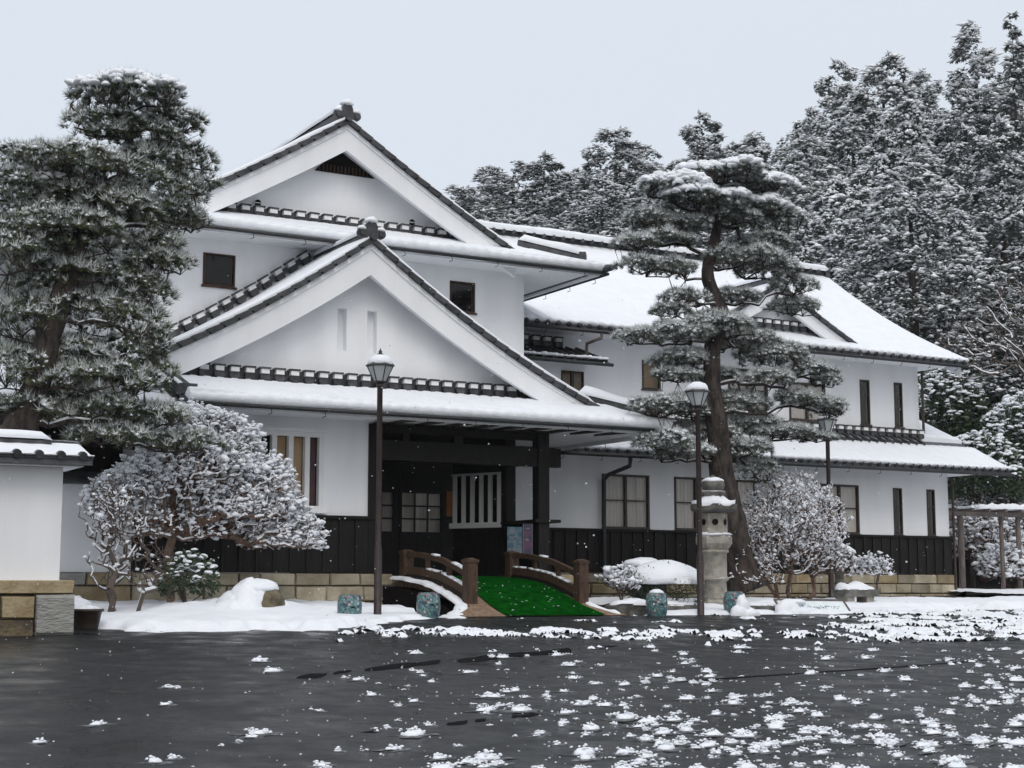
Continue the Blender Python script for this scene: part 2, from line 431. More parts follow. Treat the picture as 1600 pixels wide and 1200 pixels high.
def seg_mesh(A, B, ra, rb, n=4):
    """tapered prisms from A to B (vectorised twigs)"""
    D = B - A; Ln = np.linalg.norm(D, axis=1); k = Ln > 1e-5; A, B, ra, rb, D = A[k], B[k], ra[k], rb[k], D[k] / Ln[k][:, None]
    ref = np.where(np.abs(D[:, 2:3]) < 0.9, np.array([[0, 0, 1.0]]), np.array([[1.0, 0, 0]]))
    X = np.cross(D, ref); X /= np.linalg.norm(X, axis=1)[:, None]; Y = np.cross(D, X)
    rings = []
    for j in range(n):
        th = 2 * math.pi * j / n
        d = X * math.cos(th) + Y * math.sin(th)
        rings.append(A + d * ra[:, None])
    for j in range(n):
        th = 2 * math.pi * j / n
        d = X * math.cos(th) + Y * math.sin(th)
        rings.append(B + d * rb[:, None])
    V = np.stack(rings, 1).reshape(-1, 3)
    base = (np.arange(len(A)) * 2 * n)[:, None]
    F = np.concatenate([base + np.array([[j, (j + 1) % n, n + (j + 1) % n, n + j]]) for j in range(n)], 0)
    return V, F

def grow(roots, pts, up_bias=0.15, root_r=None):
    """connect every point to its nearest already grown node -> parent index array; returns nodes, parent"""
    roots = np.asarray(roots, float); pts = np.asarray(pts, float)
    c = roots.mean(0) if len(roots) < 3 else None
    d0 = np.min(np.linalg.norm(pts[:, None] - roots[None], axis=2), axis=1)
    order = np.argsort(d0); pts = pts[order]; d0 = d0[order]
    N = np.vstack([roots, pts]); nr = len(roots)
    cost = np.zeros(len(N)); par = np.full(len(N), -1)
    for i in range(nr, len(N)):
        d = N[:i] - N[i]
        e = np.sqrt((d * d).sum(1))
        w = e + 0.35 * cost[:i] * (e < 1e9) + up_bias * np.maximum(0, d[:, 2])
        j = int(np.argmin(w)); par[i] = j; cost[i] = cost[j] + e[j]
    return N, par, order
def tree_radii(N, par, tip, power=2.3, rmax=None):
    cnt = np.zeros(len(N))
    leaf = np.ones(len(N), bool); leaf[par[par >= 0]] = False
    cnt[leaf] = 1
    for i in range(len(N) - 1, -1, -1):
        if par[i] >= 0: cnt[par[i]] += cnt[i]
    r = tip * np.maximum(cnt, 1) ** (1 / power)
    if rmax: r = np.minimum(r, rmax)
    return r, leaf

# ================================================================== THE SETTING
def sheet(name, ps, qs, zf, mat, smooth=True, kind='structure'):
    Pm, Qm = np.meshgrid(ps, qs, indexing='ij')
    G = np.stack([Pm, Qm, zf(Pm, Qm)], -1)
    b = MB(); b.grid(G, flip=True)
    o = b.build(name, mat, None, smooth)
    o['kind'] = kind
    return o
fine = np.concatenate([np.arange(-260, -20, 20), np.arange(-20, 60, 2.5), np.arange(60, 200, 6), np.arange(200, 460, 20)])
sheet('hillside', fine, fine, lambda p, q: ground_z(p, q) - 0.35 * np.clip((60 - (p * sa + q * ca)) / 8, 0, 1), 'forest_floor')
road_q = np.concatenate([np.arange(-60, -10, 10), [-10, 0, 8, 16, 22.44]])
sheet('asphalt_road', np.arange(-80, 140, 10.0), road_q, lambda p, q: ground_z(p, np.minimum(q, 22.5)), 'asphalt', False)
sheet('garden_bed', np.arange(-40, 80, 4.0), np.array([22.46, 24, 26, 28, 30, 32, 36, 46, 60]), lambda p, q: ground_z(p, q) - 0.02, 'soil', False)

# snow lying along the garden, deep by the wall and ragged towards the asphalt
def edge_q(p):
    e = np.interp(p, [3, 5.2, 6.5, 8.8, 9.8, 10.6, 11.6, 15.2, 18.4, 20.5, 24, 30, 60], [21.4, 21.0, 20.15, 20.15, 20.9, 21.95, 22.32, 22.35, 22.3, 22.35, 23.3, 24.5, 26])
    return e
def bank(p, q):
    n = fbm(p * 1.1, q * 1.1, 3); n2 = fbm(p * 4, q * 4, 9, 3)
    d = q - edge_q(p) + (n - 0.5) * 0.8 + (n2 - 0.5) * 0.6
    m = np.clip(d / 0.45, 0, 1); m = m * m * (3 - 2 * m)
    h = (0.03 + 0.13 * n + 0.05 * n2) * np.where((p > 9.4) & (q < 23.2), 0.45, 1.0)
    heap = 0.14 * np.exp(-((p - 8.2) / 1.3) ** 2 - ((q - 22.6) / 0.9) ** 2) + 0.10 * np.exp(-((p - 18.6) / 2.0) ** 2 - ((q - 24) / 1.0) ** 2)
    return ground_z(p, q) - 0.06 + m * (h + heap + 0.06)
ps = np.arange(3.0, 46, 0.07); qs = np.arange(19.2, 31.5, 0.07)
Pm, Qm = np.meshgrid(ps, qs, indexing='ij')
G = np.stack([Pm, Qm, bank(Pm, Qm)], -1)
h_, w_ = Pm.shape
i, j = np.meshgrid(np.arange(h_ - 1), np.arange(w_ - 1), indexing='ij'); a = (i * w_ + j).ravel()
F = np.stack([a, a + w_, a + w_ + 1, a + 1], 1)
pc_, qc_ = Pm[:-1, :-1].ravel() + 0.035, Qm[:-1, :-1].ravel() + 0.035
keep = ~((pc_ > 11.45) & (pc_ < 15.9) & (qc_ > 22.62)) & ~((pc_ > 12.0) & (pc_ < 15.3) & (qc_ > 21.5)) & ~((qc_ > 26.1) & (pc_ > 5.2) & (pc_ < 30)) & ~((pc_ < 5.1) & (qc_ < 20.9))
dz = bank(pc_, qc_) - ground_z(pc_, qc_)
keep &= dz > -0.055
o = put('snow_bank', np_mesh('snow_bank', G.reshape(-1, 3), [F[keep]], 'snow', True))
tag(o, 'fresh snow lying along the garden strip before the buildings', None, None, 'stuff')

# ================================================================== ARCHITECTURE helpers
TP = 0.27                                           # tile pitch
def chamfer_box(seed, cy=0.16, cx=0.05):
    r = np.random.default_rng(seed)
    jx = lambda: r.uniform(-0.035, 0.035)
    V = []
    for y, k in ((1, 1.0), (-0.55, 1.0), (-1, 1 - cx)):
        for x, z in ((-1, -1), (1, -1), (1, 1), (-1, 1)):
            kz = k if k == 1 else 1 - cy
            V.append((x * k + jx(), y + (jx() * 1.5 if y < -0.9 else 0), z * kz + jx()))
    F4 = [(0, 1, 2, 3)]
    for s0 in (0, 4):
        for c in range(4): F4.append((s0 + c, s0 + 4 + c, s0 + 4 + (c + 1) % 4, s0 + (c + 1) % 4))
    F4.append((11, 10, 9, 8))
    return np.array(V), np.array(F4)
_stone = {}
def stone_mesh(mat, k):
    if (mat, k) not in _stone:
        V, F = chamfer_box(k + 11)
        _stone[(mat, k)] = np_mesh('stone', V, [F], mat)
    return _stone[(mat, k)]
def stone_courses(parent, p0, p1, zs, q, wr, mats, r, depth=0.14, name='stone'):
    """individual stones in courses on a wall facing the camera (-q)"""
    for z0, z1 in zip(zs[:-1], zs[1:]):
        x = p0
        while x < p1 - 0.02:
            w = r.uniform(*wr)
            if p1 - (x + w) < wr[0] * 0.6: w = p1 - x
            m = r.choice(mats)
            put(name, stone_mesh(m, r.randrange(6)), parent, (x + w / 2, q + depth + r.uniform(-0.015, 0.012), (z0 + z1) / 2), None, (w / 2 - 0.009, depth, (z1 - z0) / 2 - 0.008))
            x += w

def smooth01(t): t = np.clip(t, 0, 1); return t * t * (3 - 2 * t)
def slope_grid(L0, R0, L1, R1, nu, nv, sag=0.0):
    u = np.linspace(0, 1, nu)[None, :, None]; v = np.linspace(0, 1, nv)[:, None, None]
    L0, R0, L1, R1 = [np.array(x, float) for x in (L0, R0, L1, R1)]
    G = (L0 * (1 - u) + R0 * u) * (1 - v) + (L1 * (1 - u) + R1 * u) * v
    G = G + np.array([0, 0, -sag]) * (4 * v * (1 - v))
    return G
def roof_slope(parent, name, L0, R0, L1, R1, snow=0.15, sag=0.0, seed=1, scallop=0.03, topfade=0.0, label=None, lip=1.0, bare_top=0.0, drop=0.0):
    """tiled slope between eave L0-R0 and head L1-R1, with a lying snow cover whose eave edge follows the tile waves"""
    L0, R0, L1, R1 = [np.array(x, float) for x in (L0, R0, L1, R1)]
    ln = np.linalg.norm(R0 - L0); nv = 26 if bare_top else 14
    d = MB()
    Gd = slope_grid(L0, R0, L1, R1, 8, 8, sag)
    d.grid(Gd); d.grid(Gd - np.array([0, 0, 0.10]), flip=True)
    e = Gd[0]; d.grid(np.stack([e, e - np.array([0, 0, 0.10])], 0), flip=True)
    e = Gd[:, 0]; d.grid(np.stack([e, e - np.array([0, 0, 0.10])], 0)); e = Gd[:, -1]; d.grid(np.stack([e, e - np.array([0, 0, 0.10])], 0), flip=True)
    deck = d.build(name, 'tile', parent)
    nu = max(12, int(ln / TP * 7))
    G = slope_grid(L0, R0, L1, R1, nu, nv, sag)
    eave_dir = (R0 - L0) / ln
    out = -(L1 + R1 - L0 - R0) / 2; out[2] = 0; out -= eave_dir * out.dot(eave_dir); out /= np.linalg.norm(out)
    s = np.linspace(0, ln, nu)
    wave = 0.5 + 0.5 * np.cos(2 * math.pi * s / TP)
    lum = fbm(s * 1.3 + seed * 7.7, s * 0 + seed, seed, 4)
    up = np.array([0, 0, 1.0])
    hs = snow * (0.75 + 0.55 * lum)
    rows = []
    amp = scallop
    for (o_, k) in ((-0.05, 0.0), (0.01, 0.08), (0.055, 0.34), (0.065, 0.60), (0.035, 0.86), (-0.03, 0.98)):
        off = (o_ * lip + amp * (wave - 0.5) + 0.035 * (lum - 0.5))[:, None] * out
        rows.append(G[0] + off + up * (hs * k * (1 + 0.12 * (wave - 0.5)) - drop * (1 - k) ** 1.5 * (0.7 + 0.6 * lum))[:, None])
    vv = np.linspace(0, 1, nv)
    for iv in range(1, nv):
        v = vv[iv]
        n = fbm(s * 0.7 + seed * 3.1, s * 0 + v * 4 + seed, seed + 5, 3)
        hh = snow * (0.85 + 0.3 * n * (1 - 0.3 * v)) * (1 - topfade * v) + 0.014 * (wave - 0.5) * (1 - 0.75 * v)
        if bare_top: hh = hh * np.clip((1 - bare_top * (0.75 + 0.5 * wave) - v) / 0.16, -0.35, 1)
        # round off at free ends
        endk = np.clip(np.minimum(s, ln - s) / 0.10, 0, 1); endk = np.sqrt(endk * (2 - endk))
        rows.append(G[iv] + up * (hh * (0.25 + 0.75 * endk))[:, None])
    Gs = np.stack(rows, 0)
    b = MB(); b.grid(Gs)
    for col, fl in ((0, False), (-1, True)):
        e = Gs[:, col]; base = np.concatenate([np.repeat(G[0:1, col], 5, 0), G[:, col]], 0)[:len(e)] - up * 0.01
        b.grid(np.stack([e, base], 0), flip=fl)
    sn = b.build('snow_cover', 'snow', deck, True)
    return deck

# a course of ridge tiles: dark barrel below, plaster block, thin cover tile above
rt = MB()
rt.lathe([(0.0, -0.06), (0.095, -0.07), (0.095, 0.06), (0.0, 0.06)], 10, (0, 0, 0), 0)
V = rt.v[0]; rt.v[0] = np.stack([V[:, 0], V[:, 2], V[:, 1] * 0.85 - 0.045], 1)
rt.box(-0.075, 0.075, -0.085, 0.05, 0.015, 0.095, 1)
rt.box(-0.10, 0.10, -0.10, 0.06, 0.096, 0.128, 0)
RIDGE_TILE = rt.mesh('ridge_tile', ['tile', 'white_paint'])
def ridge_course(parent, A, B, name='ridge_tile'):
    A = np.array(A, float); B = np.array(B, float); n = int(np.linalg.norm(B - A) / TP); d = (B - A) / np.linalg.norm(B - A)
    ang = math.atan2(d[2], math.hypot(d[0], d[1])) * (1 if d[0] >= 0 else -1)
    bb = MB(); up = np.array([0, 0, 1.0])
    hb = 0.20 if abs(ang) < 0.05 else 0.11
    bb.bar(A + np.array([0, 0.06, 0.0]), B + np.array([0, 0.06, 0.0]), 0.10, hb)
    back = bb.build('ridge_bed', 'tile', parent)
    for k in range(n):
        p = A + (B - A) * (k + 0.5) / n
        put(name, RIDGE_TILE, back, p, (0, -ang, 0) if abs(ang) > 0.05 else None)
        # barrel tiles reaching down from the course show between the snow
    return back

def gable_z(d, zpk, a, b): return zpk - a * d + b * d * d
kt = MB(); kt.box(-0.15, 0.15, 0, 0.36, -0.045, 0.02); kt.box(-0.15, 0.10, -0.02, 0.06, -0.078, -0.04)
RAKE_TILE = kt.mesh('rake_tile', 'tile')
def gable(parent, pc, zpk, D, a, b, q0, q1, qw, bw0, bw1, zbase, snow=0.10, holes=(), Dw=None, rake=True, seed=3):
    """gable roof with ridge along q; front rake at q0, back end q1, gable wall at qw"""
    dd = np.linspace(0, D, 25)
    part = None
    for sgn in (-1, 1):
        base = np.stack([pc + sgn * dd, 0 * dd, gable_z(dd, zpk, a, b)], 1)
        m = MB()
        qq = np.array([q0, q1])
        G = np.stack([base + np.array([0, q, 0]) for q in qq], 1)
        m.grid(G, flip=(sgn > 0)); m.grid(G - np.array([0, 0, 0.10]), flip=(sgn < 0))
        e = G[:, 0]; m.grid(np.stack([e, e - np.array([0, 0, 0.1])], 1))
        e = G[-1]; m.grid(np.stack([e, e - np.array([0, 0, 0.1])], 1))
        deck = m.build('gable_slope', 'tile', parent)
        # snow
        ql = [q0 + 0.015, q0 + 0.0, q0 + 0.03, q0 + 0.10] + list(np.linspace(q0 + 0.25, q1, 14))
        kl = [0.0, 0.45, 0.85, 1.0] + [1.0] * 14
        cols = []
        for q, k in zip(ql, kl):
            n = fbm(dd * 1.5 + seed * 5.3, dd * 0 + q * 1.2 + sgn, seed, 3)
            edge = np.clip((D - dd) / 0.08, 0, 1)
            cols.append(base + np.stack([0 * dd, q + 0.02 * (n - 0.5) * 2 * (k < 1), snow * k * (0.7 + 0.6 * n) * (0.3 + 0.7 * edge)], 1))
        Gs = np.stack(cols, 1)
        b2 = MB(); b2.grid(Gs, flip=(sgn > 0))
        e = Gs[-1]; b2.grid(np.stack([e, np.stack([e[:, 0], e[:, 1], base[-1, 2] + 0 * e[:, 2]], 1)], 0), flip=(sgn > 0))
        b2.build('snow_cover', 'snow', deck, True)
        if rake:
            nt_ = int(D / 0.245)
            for k in range(nt_):
                dk = (k + 0.55) * D / nt_
                z = gable_z(dk, zpk, a, b); ang = math.atan(a - 2 * b * dk)
                put('rake_tile', RAKE_TILE, deck, (pc + sgn * dk, q0 - 0.035, z - 0.005), (0, sgn * (ang - 0.06), 0), (sgn, 1, 1))
    # bargeboards
    for sgn in (-1, 1):
        top = np.stack([pc + sgn * dd, 0 * dd + q0 + 0.05, gable_z(dd, zpk, a, b) - 0.105], 1)
        bw = bw0 + (bw1 - bw0) * dd / D
        bot = top - np.stack([0 * dd, 0 * dd, bw], 1)
        m = MB()
        m.grid(np.stack([top, bot], 0), flip=(sgn > 0))
        top2 = top + np.array([0, 0.10, 0]); bot2 = bot + np.array([0, 0.10, 0])
        m.grid(np.stack([bot, bot2], 0), flip=(sgn > 0))
        m.grid(np.stack([top2, bot2], 0), flip=(sgn < 0))
        m.grid(np.stack([top[-1:], bot[-1:], ], 0).transpose(1, 0, 2).repeat(2, 0) + np.array([[[0, 0, 0]], [[0, 0.1, 0]]]))
        # raised moulding along the upper edge
        f1 = top + np.array([0, -0.03, 0]); f2 = f1 - np.stack([0 * dd, 0 * dd, bw * 0.18], 1)
        m.grid(np.stack([f1, f2], 0), flip=(sgn > 0)); m.grid(np.stack([f2, f2 + np.array([0, 0.03, 0])], 0), flip=(sgn > 0))
        m.build('bargeboard', 'plaster', parent)
        # boarded underside between bargeboard and wall
        s_ = MB()
        u1 = np.stack([pc + sgn * dd, 0 * dd + q0 + 0.15, gable_z(dd, zpk, a, b) - 0.11], 1); u2 = u1 + np.array([0, qw - q0 - 0.15, 0])
        s_.grid(np.stack([u1, u2], 0), flip=(sgn < 0)); s_.build('soffit', 'plaster', parent)
    # gable wall
    Dw = Dw or D
    w = np.linspace(-Dw, Dw, 31)
    outer = [(pc + x, qw, gable_z(abs(x), zpk, a, b) - 0.115) for x in w] + [(pc + Dw, qw, zbase), (pc - Dw, qw, zbase)]
    m = MB(); m.holed(outer, holes, (0, 0.17, 0))
    for h in holes:
        P = np.array(h) + np.array([0, 0.168, 0]); m.add(P, [(0, 1, 2, 3)])
    m.build('gable_wall', 'plaster', parent)

def rect(p0, p1, z0, z1, q): return [(p0, q, z0), (p1, q, z0), (p1, q, z1), (p0, q, z1)]
def wall_front(parent, p0, p1, z0, z1, q, holes, name='wall', mat='plaster', depth=0.16):
    m = MB(); m.holed(rect(p0, p1, z0, z1, q), [rect(*h, q) for h in holes], (0, depth, 0))
    return m.build(name, mat, parent)
def window(parent, p0, p1, z0, z1, q, cols=1, rows=(), fw=0.05, back='curtain', frame='frame_wood', inset=0.03, name='window', bars=0.028):
    m = MB(); y0, y1 = q + inset - 0.05, q + inset + 0.03
    m.box(p0 + 0.004, p0 + fw, y0, y1, z0 + 0.004, z1 - 0.004); m.box(p1 - fw, p1 - 0.004, y0, y1, z0 + 0.004, z1 - 0.004)
    m.box(p0 + fw, p1 - fw, y0, y1, z0 + 0.004, z0 + fw); m.box(p0 + fw, p1 - fw, y0, y1, z1 - fw, z1 - 0.004)
    m.box(p0 - 0.03, p1 + 0.03, y0 - 0.03, y0 + 0.012, z0 - 0.035, z0 + 0.002)
    W = (p1 - p0 - 2 * fw) / cols
    for c in range(1, cols): m.box(p0 + fw + c * W - 0.03, p0 + fw + c * W + 0.03, y0 + 0.008, y1 - 0.004, z0 + fw, z1 - fw)
    for r_ in rows:
        zz = z0 + (z1 - z0) * r_
        for c in range(cols): m.box(p0 + fw + c * W + (0.03 if c else 0), p0 + fw + (c + 1) * W - (0.03 if c < cols - 1 else 0), y0 + 0.012, y1 - 0.008, zz - bars / 2, zz + bars / 2)
    wn = m.build(name, frame, parent)
    for c in range(cols):
        zz = [z0 + fw] + [z0 + (z1 - z0) * r_ for r_ in rows] + [z1 - fw]
        for za, zb in zip(zz[:-1], zz[1:]):
            g_ = MB(); x0_ = p0 + fw + c * W + (0.03 if c else 0); x1_ = p0 + fw + (c + 1) * W - (0.03 if c < cols - 1 else 0)
            g_.box(x0_, x1_, q + inset - 0.012, q + inset - 0.006, za + bars / 2, zb - bars / 2)
            g_.build('pane', 'glass', wn)
    c_ = MB()
    if back == 'curtain':
        xs = np.linspace(p0, p1, 40); yv = q + inset + 0.042 + 0.008 * np.sin(xs * 60)
        c_.grid(np.stack([np.stack([xs, yv, 0 * xs + z0], 1), np.stack([xs, yv, 0 * xs + z1], 1)], 0))
        c_.build('curtain', 'curtain', wn)
    else:
        c_.box(p0, p1, q + inset + 0.10, q + inset + 0.12, z0, z1); c_.build('backing', back, wn)
    return wn
def gutter(parent, A, B, hooks=True, r=0.05):
    A = np.array(A, float); B = np.array(B, float); m = MB()
    m.tube([A, (A + B) / 2, B], r, 8)
    if hooks:
        L = np.linalg.norm(B - A); n = int(L / 0.95)
        d = (B - A) / L
        for k in range(n):
            p = A + d * (k + 0.5) * L / n
            m.tube([p + np.array([0, 0, -0.03]), p + np.array([0.03, 0.02, -0.10]), p + np.array([-0.02, 0.06, -0.12])], 0.008, 4)
    return m.build('gutter', 'gutter', parent, True)
et = MB(); et.lathe([(0.0, -0.22), (0.052, -0.22), (0.052, 0.03), (0.060, 0.03), (0.060, 0.05), (0.0, 0.05)], 10)
V = et.v[0]; et.v[0] = np.stack([V[:, 0], -V[:, 2], V[:, 1]], 1)
EAVE_TILE = et.mesh('eave_tile', 'tile', True)
def eave_tiles(parent, A, B, ang=0.45, skip=0.0):
    A = np.array(A, float); B = np.array(B, float); n = int(np.linalg.norm(B - A) / TP)
    for k in range(n):
        put('eave_tile', EAVE_TILE, parent, A + (B - A) * (k + 0.5) / n, (ang, 0, 0))
def planks(parent, p0, p1, z0, z1, q, w=0.30):
    m = MB(); m.box(p0, p1, q + 0.02, q + 0.10, z0, z1)
    back = m.build('wainscot', 'dark_wood', parent)
    n = round((p1 - p0) / w); w = (p1 - p0) / n
    a_ = MB(); a_.box(-w / 2 + 0.006, w / 2 - 0.006, -0.012, 0.018, 0, z1 - z0 - 0.06)
    b_ = MB(); b_.box(-0.022, 0.022, -0.040, -0.013, 0, z1 - z0 - 0.06)
    ma = a_.mesh('plank', 'dark_wood'); mb_ = b_.mesh('batten', 'dark_wood')
    for k in range(n):
        put('plank', ma, back, (p0 + (k + 0.5) * w, q, z0))
        if k: put('batten', mb_, back, (p0 + k * w, q, z0))
    c = MB(); c.box(p0 - 0.02, p1 + 0.02, q - 0.07, q + 0.09, z1 - 0.055, z1 + 0.0); c.build('wainscot_cap', 'dark_wood', back)
    return back
def ornament(parent, p, q, z, s=1.0):
    """demon-tile ridge end: arched block, two scrolls and a round end tile"""
    m = MB(); c = np.array([p, q, z])
    arch = [(-0.17, 0), (-0.15, 0.22), (-0.12, 0.34), (-0.06, 0.40), (0, 0.42), (0.06, 0.40), (0.12, 0.34), (0.15, 0.22), (0.17, 0)]
    m.prism([c + s * np.array([x, 0, y]) for x, y in arch], (0, 0.14 * s, 0))
    for sg in (-1, 1):
        for rr, dy in ((0.115, 0.0), (0.07, -0.03)):
            prof = [(math.cos(t_) * rr, math.sin(t_) * rr) for t_ in np.linspace(0, 2 * math.pi, 14)[:-1]]
            m.prism([c + s * np.array([sg * 0.24 + x, 0.01 + dy, 0.12 + y]) for x, y in prof], (0, 0.10 * s, 0))
    oo = m.build('ridge_ornament', 'tile', parent)
    e = MB(); prof = [(math.cos(t_) * 0.085, math.sin(t_) * 0.085) for t_ in np.linspace(0, 2 * math.pi, 14)[:-1]]
    e.prism([c + s * np.array([x, -0.14, 0.02 + y]) for x, y in prof], (0, 0.14 * s, 0)); e.build('end_tile', 'tile', oo)
    bl = MB(); V, F = BLOBS[0]
    bl.add(V * np.array([0.17, 0.15, 0.13]) * s + c + np.array([0, 0.07, 0.40 * s]), F.tolist())
    for sg in (-1, 1): bl.add(V * np.array([0.12, 0.10, 0.09]) * s + c + s * np.array([sg * 0.24, 0.06, 0.21]), F.tolist())
    bl.build('snow_cap', 'snow', oo, True)
    return oo
def ridge_line(parent, A, B, w=0.24, h=0.22, snow=0.12, name='ridge', endcap=True, seed=1, cover=0.62):
    A = np.array(A, float); B = np.array(B, float); up = np.array([0, 0, 1.0])
    m = MB(); m.bar(A + up * h * 0.3, B + up * h * 0.3, w, h * 0.9); m.tube([A + up * h * 0.85, (A + B) / 2 + up * h * 0.85, B + up * h * 0.85], w * 0.36, 8)
    r_ = m.build(name, 'tile', parent)
    L = np.linalg.norm(B - A); n = max(8, int(L / 0.12)); t_ = np.linspace(0, 1, n)
    d = (B - A) / L; side = np.cross(d, up); side /= np.linalg.norm(side)
    lum = fbm(t_ * L * 1.6 + seed * 3.3, t_ * 0 + seed, seed, 3)
    ang = np.linspace(-0.15 * math.pi, 1.15 * math.pi, 9); rows = []
    endk = np.sqrt(np.clip(np.minimum(t_, 1 - t_) * L / 0.12, 0.02, 1))
    for g_ in ang:
        rad = (w * cover + 0.03 * (lum - 0.5))
        rows.append(A + d * (t_ * L)[:, None] + side * (np.cos(g_) * rad)[:, None] + up * (h * 0.8 + (0.04 + snow * (0.7 + 0.6 * lum) * max(0, math.sin(g_)) + (0.06 if cover < 0.7 else 0.22) * min(0, math.sin(g_))) * endk)[:, None])
    b = MB(); b.grid(np.stack(rows, 0), flip=True); b.build('snow_cover', 'snow', r_, True)
    if endcap:
        e = MB(); hd = d.copy(); hd[2] = 0; hd /= np.linalg.norm(hd); sd = np.cross(hd, up)
        P = [B + hd * k * 0.07 + sd * i * w * 0.72 + up * (h * 0.9 * j_ + 0.05) for k in (-1, 1) for i in (-1, 1) for j_ in (-0.4, 1)]
        e.hull8(P); e.build('ridge_end', 'tile', r_)
    return r_

# ================================================================== MAIN HALL
hall = thing('main_hall', 'tall white plaster hall with two stacked front gables, dark entrance porch and snowy roofs', 'building', (12, 26, 0.3))
rs = random.Random(3)
# --- stone base and ground floor wall left of the porch
m = MB(); m.box(7.6, 12.35, 26.0, 26.4, -0.25, 0.70); sb = m.build('stone_base', 'mortar', hall)
stone_courses(sb, 7.6, 12.35, [-0.1, 0.22, 0.50, 0.72], 25.90, (0.35, 0.75), ['sandstone'], rs, 0.09)
m = MB(); m.box(15.3, 16.4, 26.0, 26.4, -0.25, 0.70); sb2 = m.build('stone_base', 'mortar', hall)
stone_courses(sb2, 15.3, 16.4, [0.0, 0.30, 0.72], 25.90, (0.3, 0.5), ['sandstone', 'ochre_stone'], rs, 0.09)
planks(hall, 7.6, 11.95, 0.73, 1.74, 25.97, 0.31)
wall_front(hall, 7.6, 11.97, 1.74, 3.62, 26.0, [(9.72, 11.0, 1.83, 3.2)])
# slatted window: four dark slots between white upright bars
wn = MB()
wn.box(9.72, 11.0, 25.97, 26.05, 3.12, 3.2); wn.box(9.72, 11.0, 25.97, 26.05, 1.83, 1.90)
for x in (9.72, 10.03, 10.34, 10.65, 10.92): wn.box(x, x + 0.09, 25.98, 26.10, 1.90, 3.12)
w_ = wn.build('slatted_window', 'white_paint', hall)
m = MB(); m.box(9.72, 11.0, 26.13, 26.15, 1.83, 3.2); m.build('backing', 'room_dark', w_)
for x0, x1, mt in ((10.13, 10.33, 'tan_board'), (10.45, 10.64, 'tan_board'), (10.75, 10.90, 'maroon')):
    m = MB(); m.box(x0, x1, 26.11, 26.125, 1.9, 3.12); m.build('blind', mt, w_)
m = MB(); m.box(9.66, 11.06, 25.93, 25.99, 3.2, 3.26); m.box(9.66, 11.06, 25.93, 25.99, 1.77, 1.83); m.build('window_trim', 'plaster', w_)
# return walls, back volume
m = MB(); m.box(7.6, 7.8, 26.17, 38, 0.2, 3.6); m.build('side_wall', 'plaster', hall)
# --- porch: floor, dark walls, ceiling
m = MB(); m.box(11.98, 16.0, 25.9, 29.6, 0.30, 0.66); m.build('porch_floor', 'dark_granite', hall)
m = MB(); m.box(11.85, 11.975, 26.17, 29.6, 0.70, 3.5); m.box(11.88, 12.06, 25.95, 26.16, 0.70, 3.42); m.build('porch_wall', 'dark_wood', hall)
m = MB(); m.box(11.98, 15.62, 26.3, 29.6, 3.42, 3.47); m.build('porch_ceiling', 'dark_wood', hall)
bw = MB(); bw.holed(rect(11.98, 15.62, 0.66, 3.42, 29.5), [rect(12.85, 13.12, 0.75, 2.85, 29.5), rect(13.2, 14.1, 0.75, 2.85, 29.5), rect(14.2, 15.2, 0.75, 2.85, 29.5)], (0, 0.1, 0))
bw.build('back_wall', 'dark_wood', hall)
def lattice_door(p0, p1, cols):
    m = MB(); q = 29.5
    m.box(p0, p0 + 0.05, q - 0.02, q + 0.03, 0.75, 2.85); m.box(p1 - 0.05, p1, q - 0.02, q + 0.03, 0.75, 2.85)
    m.box(p0 + 0.05, p1 - 0.05, q - 0.015, q + 0.03, 0.75, 1.62); m.box(p0 + 0.05, p1 - 0.05, q - 0.015, q + 0.03, 2.42, 2.85)
    d = m.build('door', 'dark_wood', hall)
    zs = np.linspace(1.62, 2.42, 4); xs = np.linspace(p0 + 0.05, p1 - 0.05, cols + 1)
    b = MB()
    for z in zs[1:-1]: b.box(p0 + 0.05, p1 - 0.05, q - 0.01, q + 0.02, z - 0.015, z + 0.015)
    for x in xs[1:-1]: b.box(x - 0.015, x + 0.015, q - 0.013, q + 0.023, 1.62, 2.42)
    b.build('lattice', 'dark_wood', d)
    for a_, b_ in zip(xs[:-1], xs[1:]):
        for c_, e_ in zip(zs[:-1], zs[1:]):
            g_ = MB(); g_.box(a_ + 0.016, b_ - 0.016, q + 0.004, q + 0.010, c_ + 0.016, e_ - 0.016); g_.build('pane', 'glass', d)
    g_ = MB(); g_.box(p0, p1, q + 0.10, q + 0.12, 0.75, 2.85); g_.build('backing', 'curtain', d)
lattice_door(12.85, 13.12, 1); lattice_door(13.2, 14.1, 3); lattice_door(14.2, 15.2, 3)
# splayed wall of the porch with a white slatted window
SA, SB = np.array([15.46, 27.42, 0]), np.array([14.93, 28.52, 0]); sdv = (SB - SA) / np.linalg.norm(SB - SA); snv = np.array([-sdv[1], sdv[0], 0]); SLn = np.linalg.norm(SB - SA)
def splay(mb, s0, s1, z0, z1, d0, d1): mb.hull8([SA + sdv * a_ + snv * d_ + np.array([0, 0, z_]) for a_ in (s0, s1) for d_ in (d0, d1) for z_ in (z0, z1)])
if snv[0] > 0: snv = -snv
m = MB(); splay(m, 0, SLn, 0.66, 1.68, 0.0, -0.10); splay(m, 0, SLn, 2.76, 3.42, 0.0, -0.10); splay(m, 0, SLn, 1.68, 2.76, -0.09, -0.10); m.build('porch_wall', 'dark_wood', hall)
m = MB(); splay(m, -0.02, SLn + 0.05, 1.66, 1.765, 0.06, -0.02); splay(m, 0, SLn, 2.72, 2.76, 0.05, -0.02)
for k in range(6): splay(m, 0.02 + k * (SLn - 0.12) / 5, 0.10 + k * (SLn - 0.12) / 5, 1.765, 2.72, 0.04, -0.01)
